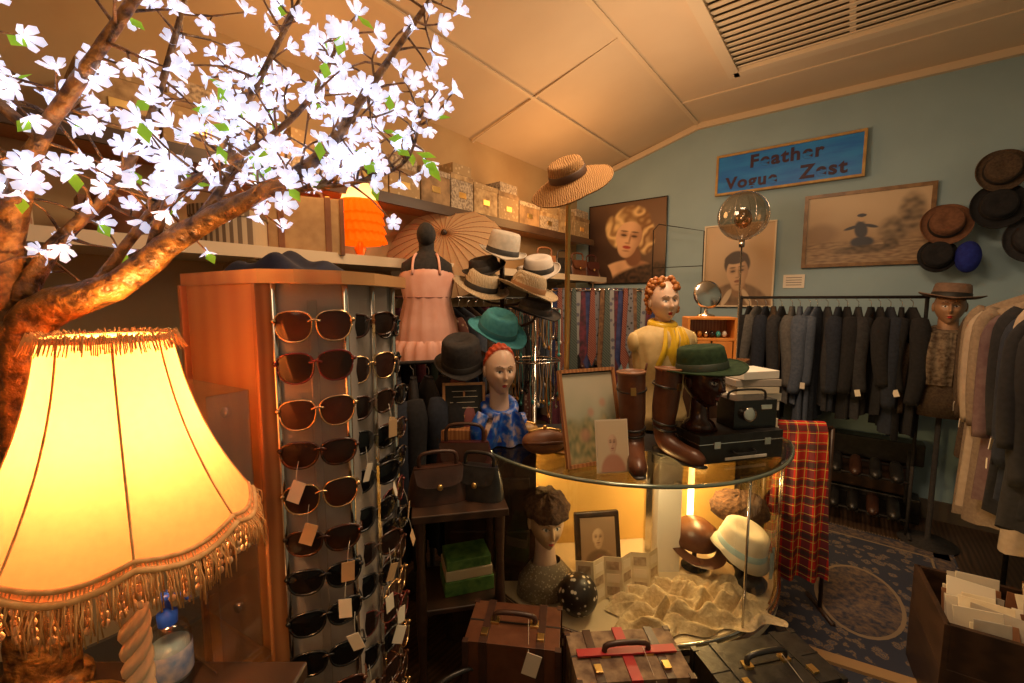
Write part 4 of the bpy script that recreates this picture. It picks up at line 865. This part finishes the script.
def wallhat(u,z,br,cr,h,m,rx=80,off=.11,rim=0):
    b=MB(); hat(b,RX(rx)@RY(rim),br,cr,h,m,blackb,.02,.01); b.tube([(0,off,0),(0,-.04,0)],.006,brass,8); b.build('brimmed_hat',W(u,V1-off,z),ROOM)
wallhat(.47,2.11,.13,.09,.09,mat('brown_felt',(.13,.055,.028),(.18,.08,.04),scale=50,rough=.9),72,.13)
wallhat(.70,2.20,.13,.085,.08,cl[0],80,.14); wallhat(.70,2.42,.12,.085,.08,cl[4],80,.14); wallhat(.86,1.98,.13,.088,.08,cl[3],82,.14); wallhat(.44,1.90,.10,.08,.08,cl[0],76,.13)
b=MB(); bc2=mat('navy_cap',(.006,.014,.19),(.01,.025,.26),scale=40,rough=.9); b.lathe([(.085,0),(.09,.02),(.085,.06),(.05,.09),(0,.1)],bc2,28,RX(80)@SC(.9),.8,1.3); b.tube([(0,.11,0),(0,-.04,0)],.006,brass,8); b.build('peaked_cap',W(.585,V1-.13,1.88),ROOM)
b=MB()
b.tube([(.74,2.25,1.72),(.74,3.4,1.72)],.011,blackm,8)
for v in(2.25,3.4): b.tube([(.74,v,1.72),(.74,v,.02)],.011,blackm,8); b.tube([(.57,v,.014),(.92,v,.014)],.011,blackm,8)
rc=[mat('cream_linen',(.36,.28,.20),(.42,.33,.24),scale=40,rough=.9),cl[4],mat('mauve_cloth',(.11,.06,.065),(.14,.09,.09),scale=40,rough=.9),cl[0],mat('beige_knit',(.28,.21,.14),(.22,.16,.11),scale=70,rough=.95),cl[5],cl[0],cl[1]]
order=[1,4,0,0,4,2,3,7,0,3,3]
for i in range(11): garment(b,T(.74+rr(-.03,.03),3.33-i*.10,1.65-rr(0,.06))@RZ(rr(-30,12)),rr(.19,.24),rr(.8,1.2),rr(.04,.06),rc[order[i]],rr(.45,.6),i+600,flare=.15,tag=(i%3==1))
b.build('clothes_rack',(0,0,0),ROOM)
b=MB()
b.box((0,0,.14),(.50,.42,.26),wood_dark)
for x in(-1,1): b.box((x*.24,0,.35),(.018,.42,.18),wood_dark)
for y in(-1,1): b.box((0,y*.2,.35),(.48,.018,.18),wood_dark)
wc=mat('worn_paper',(.48,.43,.35),(.34,.28,.21),scale=9,rough=.8)
for k in range(40):
    m=[wc,cream,cp,wc,brownl2][k%5]; b.box((rr(-.05,.05),0,0),(rr(.09,.15),.003,rr(.11,.16)),m,T(-.09+.18*(k%2),-.17+k*.0087,.38+rr(-.02,.045))@RX(rr(-34,-8))@RZ(rr(-10,10))@RY(rr(-8,8)))
b.build('record_crate',(1.88,1.49,0),math.radians(-32),bevel=.002)

# ------------------------------------------------------------ lights
def light(name,kind,loc,e,col,size=.1,rot=None):
    l=bpy.data.lights.new(name,kind); l.energy=e; l.color=col
    if kind=='AREA': l.size=size
    else: l.shadow_soft_size=size
    o=bpy.data.objects.new(name,l); bpy.context.scene.collection.objects.link(o); o.location=loc
    if rot: o.rotation_euler=rot
    return o
warm=(1,.56,.24); warm2=(1,.67,.39)
light('lamp_bulb_and_fill','POINT',(LX,LY,TZ+.465),7.5,warm,.035)
light('lamp_bulb_and_fill','POINT',(LX-.01,LY+.015,TZ+.575),4.5,(1,.50,.14),.02)  # added fill in the shade's open top, no bulb here; gilds the trunk
light('ruffle_lamp_light','POINT',(-.84,2.42,SZ+.34),4,(1,.5,.2),.035)
light('showcase_light_left','POINT',(.10,2.05,.80),12,(1,.56,.16),.03)
light('showcase_light_right','POINT',(.95,2.08,.80),14,(1,.60,.20),.03)
light('showcase_light_mid','POINT',(.55,1.75,.88),6,(1,.68,.30),.03)
light('shelf_uplight','POINT',W(-1.85,3.0,2.35),16,(1,.46,.14),.25)
light('shelf_uplight','POINT',W(-1.85,1.0,2.35),11,(1,.46,.14),.25)
light('ceiling_fill','AREA',W(-.4,1.5,3.12),42,warm2,.7,(0,0,ROOM))  # added soft overhead fill, no fitting modelled
light('room_fill','POINT',W(-.9,2.5,2.3),27,warm2,.15)  # this and the next are added fills, no lamps stand there
light('room_fill','POINT',W(.3,-.6,2.3),13,warm2,.3)
w=bpy.data.worlds.new('world'); bpy.context.scene.world=w; w.use_nodes=True; w.node_tree.nodes['Background'].inputs[0].default_value=(.5,.4,.3,1); w.node_tree.nodes['Background'].inputs[1].default_value=.1
c=bpy.data.cameras.new('camera'); cam=bpy.data.objects.new('camera',c); bpy.context.scene.collection.objects.link(cam)
cam.location=(0,0,1.6); cam.rotation_euler=(math.radians(90-5.51),0,0); c.sensor_width=36; c.lens=15.12; c.clip_start=.02
bpy.context.scene.camera=cam
bpy.context.scene.view_settings.view_transform='Standard'
bpy.context.scene.view_settings.look='None'
bpy.context.scene.view_settings.exposure=0
